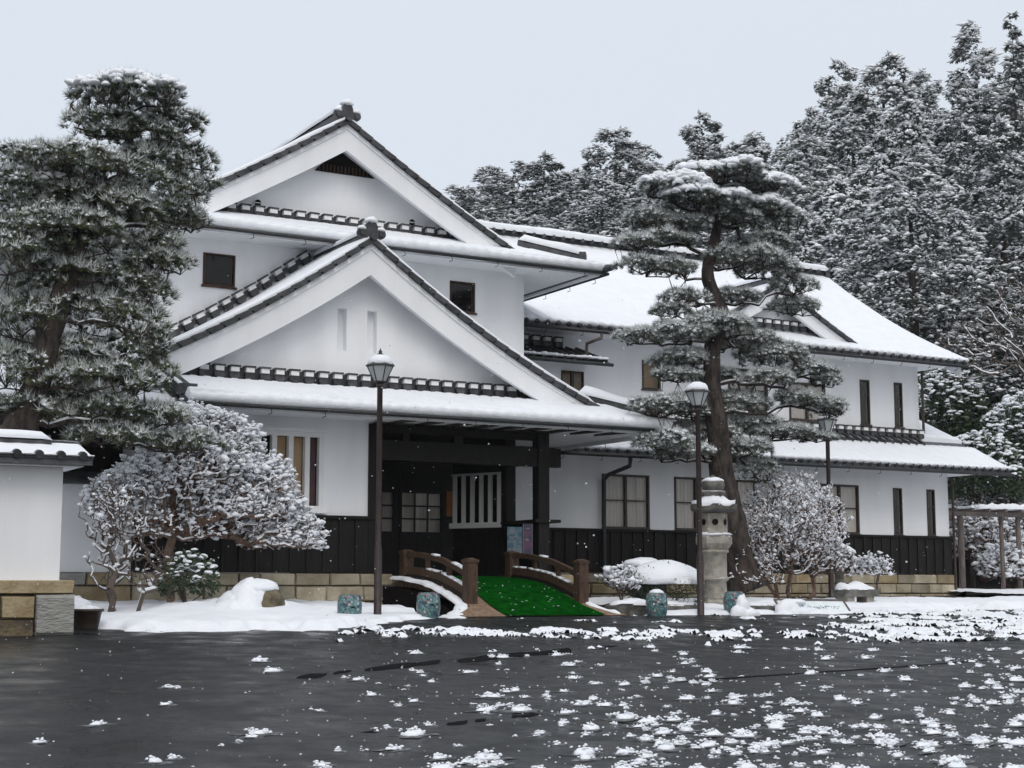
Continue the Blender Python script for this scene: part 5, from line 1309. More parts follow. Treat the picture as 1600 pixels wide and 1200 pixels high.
def twiggy(name, label, root, pts, tipr, mat, rmax, seed, snow_frac, snow_size, wig=0.12, cat='bush', snow_low=0.0, sides=4, power=2.3, up_bias=0.15, roots=None, tip_twigs=2, group=None):
    """deciduous shrub: branches grown through the given points, snow balls on the outer tips and along the limbs"""
    r = np.random.default_rng(seed)
    T = thing(name, label, cat, tuple(root), group)
    rts = np.array(roots if roots is not None else [root], float)
    N, par, _ = grow(rts, pts, up_bias)
    br, leaf = tree_radii(N, par, tipr, power, rmax)
    k = np.where(par >= 0)[0]
    A = N[par[k]]; B = N[k]; L = np.linalg.norm(B - A, axis=1)[:, None]
    mid = (A + B) / 2 + r.normal(0, wig, A.shape) * L
    ra = np.minimum(br[par[k]], br[k] * 1.8); rb = br[k]; rm = (ra + rb) / 2
    segA, segB, sra, srb = [A, mid], [mid, B], [ra, rm], [rm, rb]
    if tip_twigs:
        e = N[leaf]
        out = e - rts.mean(0); out /= np.linalg.norm(out, axis=1)[:, None] + 1e-6
        for _ in range(tip_twigs):
            d = out * 0.7 + r.normal(0, 0.55, e.shape) + np.array([0, 0, 0.3]); d /= np.linalg.norm(d, axis=1)[:, None]
            segA.append(e); segB.append(e + d * r.uniform(0.05, 0.15, len(e))[:, None]); sra.append(np.full(len(e), tipr)); srb.append(np.full(len(e), tipr * 0.6))
    V, F = seg_mesh(np.vstack(segA), np.vstack(segB), np.concatenate(sra), np.concatenate(srb), sides)
    put('branches', np_mesh('branches', V, [F], mat), T)
    # snow: balls
    allp = np.vstack([N[len(rts):], mid]); up = (allp[:, 2] - allp[:, 2].min()) / (np.ptp(allp[:, 2]) + 1e-6)
    if tip_twigs: allp = np.vstack([allp] + segB[2:]); up = (allp[:, 2] - allp[:, 2].min()) / (np.ptp(allp[:, 2]) + 1e-6)
    g = r.random(len(allp)) < snow_frac * (snow_low + (1 - snow_low) * up)
    s_ = snow_size * np.clip(r.lognormal(-0.15, 0.42, g.sum()), 0.35, 2.2)
    M = rand_rot(g.sum(), 0.4, r) * np.stack([s_ * 1.1, s_, s_ * 0.8], 1)[:, None, :]
    V, F = scatter_var(BLOBS0 if snow_size > 0.03 else OCTA, M, allp[g] + np.array([0, 0, snow_size * 0.35]))
    flat = (np.abs(B[:, 2] - A[:, 2]) < 0.85 * L[:, 0]) & (rb > tipr * 1.2) & (rb < 0.032) & (r.random(len(rb)) < 0.85)
    U = np.array([0, 0, 1.0])
    V2, F2 = seg_mesh(A[flat] + U * ra[flat][:, None], mid[flat] + U * rm[flat][:, None], ra[flat] * 0.8 + 0.004, rm[flat] * 0.8 + 0.004, 5)
    V3, F3 = seg_mesh(mid[flat] + U * rm[flat][:, None], B[flat] + U * rb[flat][:, None], rm[flat] * 0.8 + 0.004, rb[flat] * 0.8 + 0.004, 5)
    if tip_twigs:
        ta = np.vstack(segA[2:]); tb = np.vstack(segB[2:]); kk = r.random(len(ta)) < 0.75 * snow_frac
        V4, F4 = seg_mesh(ta[kk] + U * tipr, tb[kk] + U * tipr, np.full(kk.sum(), tipr * 1.5), np.full(kk.sum(), tipr * 1.1), 4)
        V3 = np.vstack([V3, V4]); F3 = np.vstack([F3, F4 + len(V3) - len(V4)])
    put('snow_cover', np_mesh('snow_cover', np.vstack([V, V2, V3]), [F, np.vstack([F2 + len(V), F3 + len(V) + len(V2)])], 'snow', True), T)
    return T
def dome_points(c, rx, ry, rz, n, seed, inner=0.35, bottom=-0.2, px=None):
    """points near the surface of an uneven dome"""
    r = np.random.default_rng(seed)
    d = r.normal(size=(n * 3, 3)); d /= np.linalg.norm(d, axis=1)[:, None]; d = d[d[:, 2] > bottom][:n]
    k = 1 + 0.22 * (fbm(d[:, 0] * 2.5 + seed, d[:, 1] * 2.5 + d[:, 2] * 2, seed, 3) - 0.5) * 2
    rad = np.where(r.random(len(d)) < 1 - inner, r.uniform(0.86, 1.0, len(d)), r.uniform(0.3, 0.9, len(d)))
    return np.array(c) + d * (rad * k)[:, None] * np.array([rx, ry, rz])
side_v = np.array([ca, -sa, 0]); view_v = np.array([sa, ca, 0])
# the big snow-laden bush at the left: a sweep of overlapping domes falling to the right
root = at_q(268, 905, 24.3); root[2] = 0.25
pts = np.vstack([dome_points(at_q(x, y, 24.4), rx / 98., ry_, rz / 98., n, s, 0.3, -0.15) for (x, y, rx, ry_, rz, n, s) in
                 ((318, 735, 92, 0.75, 96, 1100, 1), (378, 800, 92, 0.65, 96, 1000, 2), (270, 835, 110, 0.55, 52, 300, 8), (250, 775, 100, 0.7, 60, 600, 3), (440, 850, 66, 0.5, 60, 600, 4), (185, 800, 52, 0.4, 55, 300, 5), (350, 820, 125, 0.6, 60, 400, 6), (290, 690, 70, 0.6, 55, 350, 7))])
twiggy('snowy_bush', 'broad bush thick with clotted snow in front of the slatted window', root, pts, 0.006, 'red_twig', 0.07, 4, 0.96, 0.036, 0.12, 'bush', 0.3, tip_twigs=4)
# bare twisted shrub at its left foot
root = at_q(195, 962, 22.4); root[2] = 0.02
r_ = np.random.default_rng(9)
pts = np.vstack([dome_points(at_q(200, 850, 22.5), 0.62, 0.4, 0.95, 260, 21, 0.6, -0.9), dome_points(at_q(165, 800, 22.5), 0.35, 0.3, 0.6, 110, 22, 0.6, -0.6)])
twiggy('bare_shrub', 'bare shrub with twisting dark stems at the foot of the big snowy bush', root, pts, 0.007, 'twig', 0.05, 9, 0.35, 0.026, 0.22, 'shrub', 0.2, 5, tip_twigs=1, roots=[root + side_v * x for x in (-0.14, -0.05, 0.06, 0.15)])
# round bush right of the stone lantern
root = at_q(1243, 925, 24.8); root[2] = 0.25
pts = np.vstack([dome_points(at_q(1240, 825, 24.9), 1.10, 0.95, 1.05, 1500, 31, 0.45, -0.85), dome_points(at_q(1300, 885, 24.6), 0.5, 0.4, 0.45, 160, 32, 0.4, -0.5), dome_points(at_q(1180, 895, 24.5), 0.55, 0.4, 0.5, 160, 33, 0.4, -0.5)])
twiggy('round_bush', 'rounded bare bush with a cap of snow, right of the stone lantern', root, pts, 0.006, 'red_twig', 0.05, 14, 0.72, 0.030, 0.14, 'bush', 0.12, tip_twigs=4, roots=[root + side_v * x for x in (-0.35, -0.12, 0.05, 0.25)])
# low shrub beyond the bench
root = at_q(1370, 915, 25.2); root[2] = 0.3
twiggy('low_shrub', 'low bare shrub dusted with snow above the stone bench', root, dome_points(at_q(1365, 895, 25.3), 0.45, 0.35, 0.35, 260, 41, 0.4, -0.2), 0.005, 'twig', 0.03, 15, 0.6, 0.03, 0.12, 'shrub', 0.3)
# leafy low evergreens
LEAF = (np.array([[-0.5, 0, 0], [0, -0.18, 0.03], [0.5, 0, 0], [0, 0.18, 0.03]]), np.array([[0, 1, 2, 3]]))
def leafy(name, label, c, s, n, leaf, mat, snow_frac, snow_size, seed, cat='shrub', droop=0.0, group=None):
    r = np.random.default_rng(seed)
    T = thing(name, label, cat, tuple(np.array(c) - np.array([0, 0, s[2] * 0.8])), group)
    pts = dome_points(c, s[0], s[1], s[2], n, seed, 0.35, -0.6)
    m = MB(); base = np.array(c) - np.array([0, 0, s[2] * 0.9])
    for k in range(7):
        e = pts[r.integers(len(pts))]; m.tube([base, (base + e) / 2 + r.normal(0, 0.05, 3), e], [0.02, 0.012, 0.006], 5)
    m.build('stems', 'twig', T)
    D = pts - np.array(c); D /= np.linalg.norm(D, axis=1)[:, None]; D = D + r.normal(0, 0.5, D.shape) + np.array([0, 0, 0.2 - droop])
    V, F = scatter(LEAF, align(D)[:, :, [2, 0, 1]] * (leaf * r.uniform(0.6, 1.3, len(pts)))[:, None, None], pts)
    put('leaves', np_mesh('leaves', V, [F], mat), T)
    if snow_frac:
        up = np.clip((pts[:, 2] - c[2]) / s[2] + 0.25, 0, 1)
        g = r.random(len(pts)) < snow_frac * up; s_ = snow_size * r.uniform(0.6, 1.3, g.sum())
        M = rand_rot(g.sum(), 0.3, r) * np.stack([s_ * 1.2, s_, s_ * 0.6], 1)[:, None, :]
        V, F = scatter_var(BLOBS, M, pts[g] + np.array([0, 0, snow_size * 0.3])); put('snow_cover', np_mesh('snow_cover', V, [F], 'snow', True), T)
    return T
leafy('leafy_shrub', 'dark green leafy shrub drooping at the foot of the big snowy bush', at_q(292, 905, 22.9), (0.46, 0.4, 0.42), 900, 0.10, 'evergreen', 0.25, 0.045, 51, droop=0.5)
c = at_q(1038, 922, 23.45)
low = leafy('low_snowy_shrub', 'low rounded shrub under a smooth sheet of snow, right of the bridge', c, (0.76, 0.6, 0.52), 2200, 0.06, 'evergreen', 0.0, 0.05, 52)
V, F = ICO2; m = MB(); k = 1 + 0.10 * (fbm(V[:, 0] * 3 + 5, V[:, 1] * 3 + V[:, 2] * 2, 6) - 0.5) * 2
Vs = V * k[:, None]; Vs[:, 2] = np.maximum(Vs[:, 2], -0.05 + 0.10 * fbm(V[:, 0] * 6, V[:, 1] * 6, 8)); m.add(Vs * np.array([0.74, 0.62, 0.44]) + c + np.array([0, 0, 0.11]), F.tolist()); m.build('snow_cover', 'snow', low, True)
c = at_q(972, 915, 23.3)
twiggy('twiggy_shrub', 'small bare shrub with snow lumps left of the low rounded shrub', c - np.array([0, 0, 0.35]), dome_points(c, 0.34, 0.3, 0.30, 130, 61, 0.4, -0.3), 0.006, 'twig', 0.02, 16, 0.5, 0.045, 0.14, 'shrub', 0.1, tip_twigs=3)

# ------------------------------------------------------------------ the wooded hillside
def conifer_variant(seed, H=14.0, Rm=3.0, shape=0.5, lobes=270, per=52, spray=0.118, snow_k=1.3, low=0.05):
    """crown of boughs, each a tuft of drooping sprays with snow lying on its upper side"""
    r = np.random.default_rng(seed)
    hg = np.linspace(low, 0.99, 400); pg = (np.clip(1 - hg, 0, 1) ** shape) * (0.6 + 0.4 * np.clip(hg / 0.25, 0, 1))
    cdf = np.cumsum(pg + 0.10); cdf /= cdf[-1]
    h = np.interp((np.arange(lobes) + r.random(lobes)) / lobes, cdf, hg); prof = np.interp(h, hg, pg)
    th = r.uniform(0, 2 * math.pi, len(h))
    lob = 1 + 0.40 * (fbm(th * 1.3 + seed * 3, h * 7 + seed, seed, 3) - 0.5) * 2
    rad = prof * Rm * lob * np.where(r.random(len(h)) < 0.22, r.uniform(0.15, 0.7, len(h)), r.uniform(0.70, 1.03, len(h)))
    C = np.stack([rad * np.cos(th), rad * np.sin(th), h * H], 1); O = np.stack([np.cos(th), np.sin(th), 0 * th], 1)
    lr = (0.22 + 0.44 * prof) * r.uniform(0.7, 1.2, len(h))
    d = r.normal(size=(len(h), per, 3)) + O[:, None] * 0.7 + np.array([0, 0, 0.25]); d /= np.linalg.norm(d, axis=2)[:, :, None]
    P = (C[:, None] + d * (lr[:, None, None] * r.uniform(0.55, 1.1, (len(h), per, 1))) * np.array([1, 1, 0.85]))
    P[:, :, 2] -= (0.25 * np.maximum(0, ((P - C[:, None]) * O[:, None]).sum(2)))
    P = P.reshape(-1, 3); D = (d + O[:, None] * 0.6).reshape(-1, 3); uz = d[:, :, 2].reshape(-1)
    def spray_tmpl(n, w0, w1, lift, sd):
        tv = []; tf = []; rr = np.random.default_rng(sd)
        for k in range(n):
            a = rr.uniform(-1.3, 1.3); l = rr.uniform(0.7, 1.15); z0 = rr.uniform(-0.2, 0.15) + lift; w = rr.uniform(w0, w1)
            e = np.array([math.cos(a), math.sin(a)]); s_ = np.array([-e[1], e[0]]); b = len(tv)
            tv += [(*(-e * 0.15), z0), (*(e * l * 0.5 + s_ * w), z0 - 0.10), (*(e * l), z0 - rr.uniform(0.25, 0.65)), (*(e * l * 0.5 - s_ * w), z0 - 0.16)]
            tf.append((b, b + 1, b + 2, b + 3))
        return np.array(tv, float), np.array(tf)
    T = [spray_tmpl(5, 0.13, 0.24, 0, seed + 99 + k) for k in range(2)]
    S = OCTA
    s_ = spray * r.uniform(0.65, 1.4, len(P))
    X = D + r.normal(0, 0.45, D.shape); X[:, 2] = X[:, 2] * 0.5 - 0.25; X /= np.linalg.norm(X, axis=1)[:, None]; Y = np.cross([0, 0, 1.0], X); Y /= np.linalg.norm(Y, axis=1)[:, None] + 1e-9; Z = np.cross(X, Y)
    B = np.stack([X, Y, Z], 2)
    tone = np.repeat(fbm(th * 1.5 + seed, h * 8, seed + 3, 3), per)
    g = r.random(len(P)) < np.clip(snow_k * (0.42 + 0.50 * np.clip(uz + 0.3, 0, 1)) * (0.40 + 1.3 * tone), 0, 0.95)
    V, F = scatter_var(T, B * s_[:, None, None], P)
    fol = np_mesh('crown', V, [F], 'conifer')
    ss = s_[g] * np.clip(r.lognormal(-0.25, 0.35, g.sum()), 0.4, 1.6)
    Rr = B[g] * np.stack([ss * 0.84, ss * 0.42, ss * 0.34], 1)[:, None, :]
    V, F = scatter_var(S, Rr, P[g] + d.reshape(-1, 3)[g] * (s_[g] * 0.55)[:, None] + np.array([0, 0, 0.03]))
    sn = np_mesh('snow_cover', V, [F], 'forest_snow', True)
    m = MB(); m.lathe([(0.26, -1.5), (0.20, H * 0.3), (0.10, H * 0.75), (0.02, H * 0.97)], 7); tk = m.mesh('trunk', 'bark', True)
    return tk, fol, sn
VAR = [conifer_variant(101, 14, 3.2, 0.64), conifer_variant(102, 14, 3.0, 0.72, 250), conifer_variant(103, 14, 3.4, 0.58, 270, 52, 0.118, 1.45),
       conifer_variant(104, 14, 3.2, 0.66, 250, 50, 0.12, 0.85), conifer_variant(105, 14, 3.3, 0.60, 240, 50, 0.135, 1.6)]
THIN = conifer_variant(106, 14, 2.0, 0.95, 60, 16, 0.26, 0.8)
def forest_tree(px, py, depth, width_px, var, label, group, seed, zmin=None):
    """tree whose tip stands where the photograph shows it, at the given distance, rooted on the hillside"""
    tip = at_depth(px, py, depth); p, q = tip[0], tip[1]
    base = float(ground_z(p, q)); H = tip[2] - base
    tk, fo, sn = var
    w = width_px / FPX * depth / 2
    T = thing('conifer_tree', label, 'tree', (p, q, base), group)
    T.rotation_euler = (0, 0, (seed * 2.399) % 6.283)
    hh = min(H * 0.97, 4.2 * w)                          # crown length follows its width; the rest is bare trunk
    sx = w / 3.0; sz = hh / 14.0
    for nm, me in (('trunk', tk), ('crown', fo), ('snow_cover', sn)):
        o = bpy.data.objects.new(nm, me); COL.objects.link(o); o.parent = T
        o.location = (0, 0, H - hh) if nm != 'trunk' else (0, 0, 0)
        o.scale = (sx, sx, sz if nm != 'trunk' else H / 14.5)
    return T
ORD = ['first', 'second', 'third', 'fourth', 'fifth', 'sixth', 'seventh', 'eighth', 'ninth', 'tenth', 'eleventh', 'twelfth', 'thirteenth', 'fourteenth', 'fifteenth', 'sixteenth', 'seventeenth', 'eighteenth']
sky_line = [(722, 290, 105, 110), (762, 264, 108, 110), (802, 252, 106, 110), (850, 243, 104, 120), (893, 262, 106, 105), (962, 200, 100, 130), (1012, 232, 104, 105), (1052, 252, 106, 100), (1097, 180, 96, 115), (1136, 222, 102, 95), (1181, 208, 94, 90), (1222, 236, 98, 90), (1262, 170, 92, 95), (1310, 98, 86, 110), (1378, 84, 84, 135), (1440, 110, 86, 110), (1522, 40, 78, 140), (1592, 70, 80, 110)]
for k, (x, y, d, w) in enumerate(sky_line):
    forest_tree(x, y, d, w * 2.2, VAR[k % 5], 'snow-dusted conifer on the skyline, %s from the left among the hilltop trees' % ORD[k], 'conifers along the skyline', k)
forest_tree(1580, 10, 74, 150, THIN, 'slender thin-topped conifer rising highest at the right edge of the hill', None, 40)
GRP = 'conifers massed on the hillside'
mid = []
TIER = {300: 'the tier just under the left skyline', 345: 'the lowest tier above the wing ridge', 215: 'the tier just under the right skyline', 275: 'the second tier under the right skyline', 330: 'the lowest tier on the right slope', 290: 'the tier between tall pine and left skyline'}
r_ = np.random.default_rng(77)
for (x0, x1, yb, d, step) in ((700, 1240, 300, 92, 68), (720, 1260, 345, 80, 75), (1180, 1600, 215, 78, 72), (1200, 1600, 275, 70, 78), (1240, 1620, 330, 64, 80), (940, 1240, 290, 86, 70)):
    x = x0
    while x < x1:
        sl_ = np.interp(x, [700, 900, 1240, 1600], [45, 10, -15, -60])
        mid.append((x + r_.uniform(-14, 14), yb + sl_ + r_.uniform(-28, 28), d + r_.uniform(-4, 4), r_.uniform(115, 165), TIER[yb])); x += step
cnt_ = {}
for k, (x, y, d, w, tr_) in enumerate(mid):
    cnt_[tr_] = cnt_.get(tr_, -1) + 1
    forest_tree(x, y, d, w * 1.9, VAR[(k * 2 + 1) % 5], '%s snowy conifer from the left in %s' % (ORD[cnt_[tr_]], tr_), GRP, k + 50)
near = [(1330, 290, 56, 170, 'broad conifer with heavy snow clumps rising behind the dormer gable'), (1420, 255, 54, 210, 'large snow-clotted conifer standing just behind the right end of the wing roof'), (1490, 330, 58, 170, 'conifer with thick snow clumps to the right of the wing roof ridge'), (1262, 330, 60, 150, 'dark conifer just above the wing ridge behind the tall pine')]
for k, (x, y, d, w, lb) in enumerate(near): forest_tree(x, y, d, w * 1.6, VAR[[4, 2, 4, 0][k]], lb, None, k + 140)
darks = [(1560, 190, 62, 190, 'dark tall conifer with little snow at the right edge of the wood'), (1605, 330, 52, 200, 'dark conifer at the right border, nearest of the hillside trees'), (1545, 420, 56, 150, 'shaded conifer behind the bare branches right of the wing')]
for k, (x, y, d, w, lb) in enumerate(darks): forest_tree(x, y, d, w * 1.6, VAR[3], lb, None, k + 160)
# lower evergreens at the right end
for k, (x, y, d, rx, rz, lb) in enumerate(((1480, 650, 50, 1.3, 1.5, 'rounded evergreen with a flat snow cap right of the upper storey wall'), (1550, 640, 52, 1.9, 1.9, 'broad evergreen under the bare branches at the right edge'), (1590, 700, 48, 1.3, 1.6, 'snow-speckled evergreen at the right edge above the pergola'), (1530, 740, 47, 1.3, 1.2, 'low evergreen with snow patches directly above the pergola'))):
    leafy('evergreen_shrub', lb, at_depth(x, y, d), (rx, rx, rz), 3000, 0.22, 'evergreen', 0.40, 0.085, 200 + k)
for k, (x, y, d, rx, rz, lb) in enumerate(((1535, 850, 46, 1.2, 1.1, 'snow-covered shrub seen through the pergola beside its second post'), (1580, 890, 44, 0.9, 0.6, 'low snowy shrub at the foot of the right pergola posts'), (1500, 800, 50, 1.1, 1.2, 'snow-covered shrub behind the first pergola post'))):
    c = at_depth(x, y, d); root = c - np.array([0, 0, rz])
    twiggy('snowy_shrub', lb, root, dome_points(c, rx, rx, rz, 800, 210 + k, 0.35, -0.5), 0.012, 'red_twig', 0.06, 220 + k, 0.7, 0.06, 0.12, 'shrub', 0.3, tip_twigs=2)
# bare tree with snow-lined arching branches
root = at_depth(1600, 720, 50); root[2] = float(ground_z(root[0], root[1]))
pts = np.vstack([dome_points(at_depth(1560, 560, 50), 2.6, 1.6, 1.5, 260, 71, 0.5, -0.6), dome_points(at_depth(1590, 470, 51), 1.8, 1.4, 1.6, 140, 72, 0.5, -0.6)])
twiggy('bare_tree', 'leafless tree with snow-lined arching branches at the right edge', root, pts, 0.012, 'twig', 0.12, 73, 0.12, 0.05, 0.10, 'tree', 0.5, tip_twigs=2)
# snowy trees behind the left wall
for k, (x, y, d, rx, rz, lb) in enumerate(((20, 640, 30, 1.0, 0.9, 'snowy shrub behind the boundary wall, left of the pine trunk'), (120, 690, 29, 0.9, 0.5, 'snowy shrub behind the boundary wall, right of the pine trunk'))):
    c = at_depth(x, y, d)
    twiggy('garden_shrub', lb, c - np.array([0, 0, 1.6]), dome_points(c, rx, rx * 0.7, rz, 420, 230 + k, 0.35, -0.5), 0.008, 'twig', 0.05, 240 + k, 0.8, 0.07, 0.12, 'shrub', 0.35)

# ================================================================== SLUSH ON THE ASPHALT, FALLING SNOW, HAZE
def road_hit(px, py):
    r = ray(px, py); t_ = (-1.125 - ZC) / (r[2] - 0.05 * r[1])
    return np.array([r[0] * t_, r[1] * t_, r[2] * t_ + ZC])
r_ = np.random.default_rng(5)
def project(p, q, z):
    x = p * ca - q * sa; y = p * sa + q * ca; zz = z - ZC; fw = y * ct + zz * st
    return 800 + FPX * x / fw, 600 - FPX * (-y * st + zz * ct) / fw
def slush_density(x, y):
    d = np.interp(x, [0, 380, 560, 800, 1050, 1600], [0.02, 0.05, 0.26, 0.62, 0.88, 1.0]) * np.interp(y, [1020, 1045, 1085, 1205], [0.30, 0.50, 1.0, 0.92])
    band = np.exp(-((y - 990 - (x - 850) * 0.004) / 9.0) ** 2) * np.interp(x, [480, 600, 1250, 1400], [0.0, 1.5, 1.5, 0.9])
    right = np.interp(x, [1180, 1380, 1600], [0, 1.2, 1.6]) * np.interp(y, [940, 955, 1020, 1060], [1.2, 1.25, 1.0, 0.2])
    left = 0.8 * np.exp(-((y - 1003) / 5.0) ** 2) * np.interp(x, [300, 380, 480, 560], [0, 0.9, 0.7, 0.2])
    return np.maximum(np.maximum(d, band), np.maximum(right, left))
thick = [[], [], 0]; thin = [[], [], 0]
def slush_field(p0, p1, q0, q1, step, fr, seed):
    ps = np.arange(p0, p1, step); qs = np.arange(q0, q1, step); Pm, Qm = np.meshgrid(ps, qs, indexing='ij')
    g0 = ground_z(Pm, np.minimum(Qm, 22.5)); X, Y = project(Pm, Qm, g0)
    dn = slush_density(X, Y)
    big = fbm(Pm * 0.9 + 3, Qm * 0.9, seed + 50, 3)
    n = 0.66 * fbm(Pm * fr, Qm * fr, seed, 3) + 0.34 * fbm(Pm * fr * 2.7, Qm * fr * 2.7, seed + 20, 2)
    thr = 0.760 - 0.160 * np.clip(dn, 0, 1.6) - 0.10 * (big - 0.5)
    e = n - thr
    rough = fbm(Pm * 13, Qm * 13, seed + 7, 2)
    hgt = -0.004 + 0.050 * smooth01(e / 0.10) * (0.45 + 1.1 * rough)
    ok = (X > -40) & (X < 1660) & (Y < 1230) & ~((Pm > 11.6) & (Pm < 15.4) & (Qm > 22.1)) & (Qm < 22.5 + np.clip((Pm - 19) * 0.4, 0, 3))
    W = Pm.shape[1]; a = (np.arange(Pm.shape[0] - 1)[:, None] * W + np.arange(W - 1)[None]).ravel()
    def take(store, Z, mask):
        k = mask[:-1, :-1].ravel(); F = np.stack([a, a + W, a + W + 1, a + 1], 1)[k]
        if not len(F): return
        u, inv = np.unique(F, return_inverse=True); V = np.stack([Pm, Qm, Z], -1).reshape(-1, 3)[u]
        store[0].append(V); store[1].append(inv.reshape(F.shape) + store[2]); store[2] += len(V)
    m1 = e > -0.004
    take(thick, g0 + hgt, m1 & ok)
    ragged = (e > -0.05 + 0.05 * fbm(Pm * 9, Qm * 9, seed + 31, 3)) & ok & ~(e > 0.01)
    take(thin, g0 + 0.0035 + 0.002 * rough, ragged)
slush_field(8.0, 24.0, 16.6, 20.0, 0.028, 3.5, 131)
slush_field(5.0, 42.0, 20.0, 25.6, 0.04, 2.2, 231)
o = put('slush_lumps', np_mesh('slush_lumps', np.vstack(thick[0]), [np.vstack(thick[1])], 'snow', True)); tag(o, 'lumps of wet snow scattered over the dark asphalt', None, None, 'stuff')
o = put('thin_slush', np_mesh('thin_slush', np.vstack(thin[0]), [np.vstack(thin[1])], 'thin_slush', True)); tag(o, 'thin grey melting slush around the lumps on the asphalt', None, None, 'stuff')
# fluffy piles of snow grains, and loose crumbs
Ls = []; Ms = []; Hs = []; Hm = []
def pile(x, y, w, stretch):
    c = road_hit(x, y); n = int(9 + 700 * w * w * stretch); n = min(n, 120)
    h = min(0.5 * w, 0.045) * r_.uniform(0.6, 1.2)
    a = r_.normal(0, 0.34, n) * w * stretch; b_ = r_.normal(0, 0.30, n) * w
    rr = np.clip((a / (w * stretch)) ** 2 + (b_ / w) ** 2, 0, 1)
    g_ = r_.uniform(0.005, 0.014, n) * (0.7 + 4.0 * min(w, 0.14)); P = c + side_v * a[:, None] + view_v * b_[:, None]
    P[:, 2] = ground_z(P[:, 0], P[:, 1]) + g_ * 0.3 + h * (1 - rr) * r_.uniform(0.2, 1.0, n)
    Ls.append(P); Ms.append(np.stack([g_ * 1.25, g_ * 1.15, g_ * 0.9], 1))
    if w > 0.03:
        Hs.append(c - np.array([0, 0, 0.004])); Hm.append((w * stretch * 0.72, w * 0.64, h * 0.8))
n = 0
while n < 390:
    x, y = r_.uniform(-20, 1620), r_.uniform(1012, 1212)
    dn = float(slush_density(np.array(x), np.array(y))) * (0.25 + 1.6 * max(0, float(fbm(np.array(x / 110.), np.array(y / 32.), 21)) - 0.28))
    if r_.random() < dn:
        w = 0.022 + abs(r_.normal(0, 0.040)); st_ = r_.uniform(1.0, 2.0)
        if r_.random() < 0.10: st_ = r_.uniform(2.5, 4.0); w *= 0.8
        pile(x, y, w, st_); n += 1
        if r_.random() < 0.35: pile(x + r_.normal(0, 24), y + r_.uniform(-7, 7), w * 0.6, 1.3)
P_ = np.vstack(Ls); M_ = np.vstack(Ms)
V, F = scatter_var(BLOBS0, rand_rot(len(P_), 0.3, r_) * M_[:, None, :], P_)
Hs = np.array(Hs); yaw = np.array([[ca, sa, 0], [-sa, ca, 0], [0, 0, 1]]).T
V2, F2 = scatter_var([lumpy(ICO1, 0.28, k, 0.3) for k in range(4)], yaw[None] * np.array(Hm)[:, None, :], Hs)
Hw = np.array(Hm) * np.array([1.9, 1.8, 0]) + np.array([0.02, 0.02, 0.0]); Hw[:, 2] = 0.007
V5, F5 = scatter_var([lumpy(ICO1, 0.35, k + 9, 0.3) for k in range(5)], yaw[None] * Hw[:, None, :], Hs)
oh = put('melting_slush', np_mesh('melting_slush', V5, [F5], 'thin_slush', True)); tag(oh, 'thin grey melting slush round the piles of snow on the asphalt', None, None, 'stuff')
o = put('snow_piles', np_mesh('snow_piles', np.vstack([V, V2]), [np.vstack([F, F2 + len(V)])], 'snow', True)); tag(o, 'small fluffy piles of snow strewn over the dark asphalt', None, None, 'stuff')
Ls = []; Ms = []
for k in range(2600):
    x = r_.uniform(0, 1600); y = r_.uniform(975, 1205)
    if r_.random() < 0.04 + 0.8 * float(slush_density(np.array(x), np.array(y))):
        c = road_hit(x, y); s_ = r_.uniform(0.003, 0.012); Ls.append(c); Ms.append(np.array([s_ * 1.3, s_, s_ * 0.8]))
Ls = np.array(Ls); V, F = scatter_var(OCTA, rand_rot(len(Ls), 0.3, r_) * np.array(Ms)[:, None, :], Ls)
o = put('slush_crumbs', np_mesh('slush_crumbs', V, [F], 'slush', True)); tag(o, 'small crumbs of snow strewn over the asphalt', None, None, 'stuff')
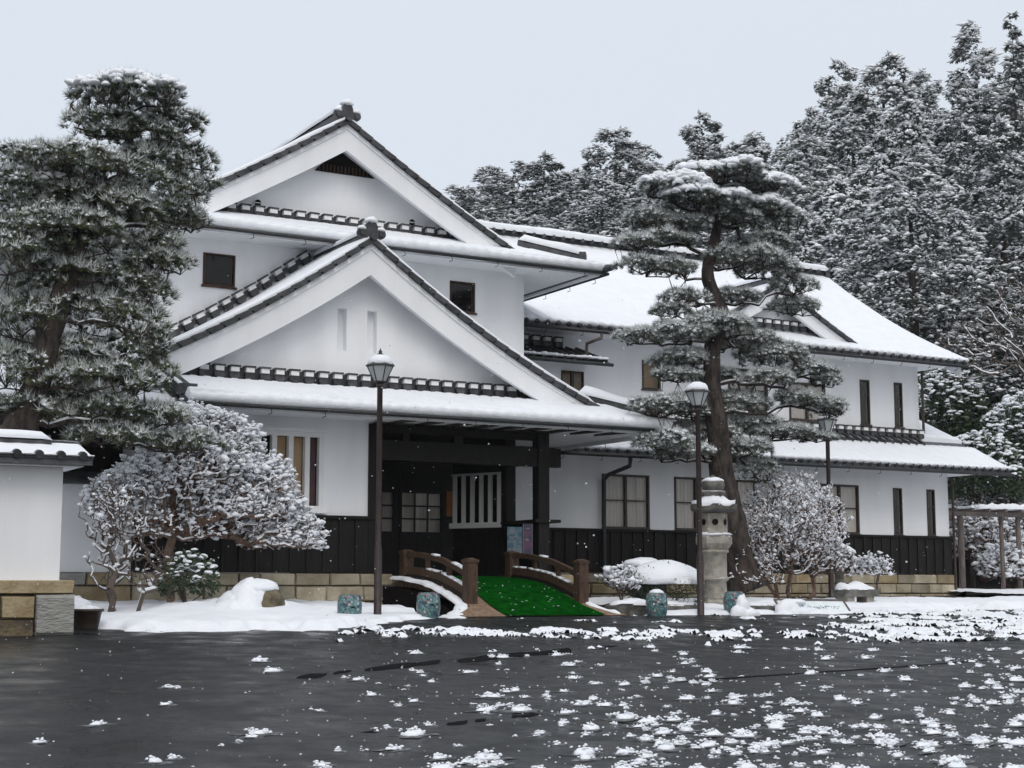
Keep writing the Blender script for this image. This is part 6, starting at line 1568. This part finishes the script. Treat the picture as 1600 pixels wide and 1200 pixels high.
# dark wet joints running across the asphalt
mk('wet_tar', (0.008, 0.008, 0.009), (0.008, 0.008, 0.009), 3, 0.9, 0.2, 40, spec=0.05)
for k, (line, w0) in enumerate((([(440, 1062), (560, 1048), (700, 1034), (850, 1020), (970, 1009)], 0.24), ([(560, 1146), (680, 1134), (790, 1121), (850, 1116)], 0.09), ([(1040, 1068), (1180, 1057), (1400, 1043), (1560, 1030)], 0.05))):
    c = np.array([road_hit(x, y) for x, y in line]); u = np.linspace(0, len(c) - 1, 160); c = np.stack([np.interp(u, np.arange(len(c)), c[:, a_]) for a_ in range(3)], 1)
    wd = w0 * (0.25 + 1.5 * fbm(u * 3, u * 0 + k, 60 + k, 4)) * np.clip(np.minimum(u, u[-1] - u) * 3, 0, 1) * (fbm(u * 2 + 5, u * 0, 70 + k, 3) > 0.36)
    off = (fbm(u * 4, u * 0 + 3, 80 + k) - 0.5) * w0
    Lr = c + np.array([0.5, 0.87, 0]) * (off + wd)[:, None]; Rr = c + np.array([0.5, 0.87, 0]) * (off - wd)[:, None]
    G_ = np.stack([Lr, Rr], 0); G_[..., 2] = ground_z(G_[..., 0], G_[..., 1]) + 0.004
    m = MB(); m.grid(G_); o = m.build('asphalt_joint', 'wet_tar'); o['kind'] = 'structure'
for o_ in list(COL.objects):
    if o_.parent is not None and o_.type == 'MESH' and o_.name.split('.')[0] in ('snow_cover', 'snow_lumps', 'branches', 'needles', 'frosted_needles', 'leaves', 'stems', 'crown') and 'category' in o_.parent: o_['kind'] = 'stuff'
# snowflakes in the air
n = 1100
L = np.array([at_depth(r_.uniform(-20, 1620), r_.uniform(430, 1150), d) for d in r_.uniform(6, 23, n) ** 1.0])
L = L[L[:, 2] > ground_z(L[:, 0], L[:, 1]) + 0.1]
s_ = r_.uniform(0.002, 0.0048, len(L))
V, F = scatter(ICO0, rand_rot(len(L), 1.0, r_) * s_[:, None, None], L)
o = put('falling_snow', np_mesh('falling_snow', V, [F], 'flake', True)); tag(o, 'small snowflakes falling through the air', None, None, 'stuff')
HAZE = 0.00025
if HAZE:
    hm = bpy.data.materials.new('haze'); hm.use_nodes = True; t = hm.node_tree; t.nodes.clear()
    o_ = _n(t, 'ShaderNodeOutputMaterial'); pv_ = _n(t, 'ShaderNodeVolumePrincipled'); pv_.inputs['Color'].default_value = (0.92, 0.95, 1.0, 1); pv_.inputs['Density'].default_value = HAZE; pv_.inputs['Anisotropy'].default_value = 0.0
    t.links.new(pv_.outputs[0], o_.inputs['Volume']); MATS['haze'] = hm
    m = MB(); m.box(-262, 462, -262, 462, -3.2, 48); o = m.build('haze', 'haze'); o['kind'] = 'stuff'; o['label'] = 'thin pale snowy air filling the whole scene'
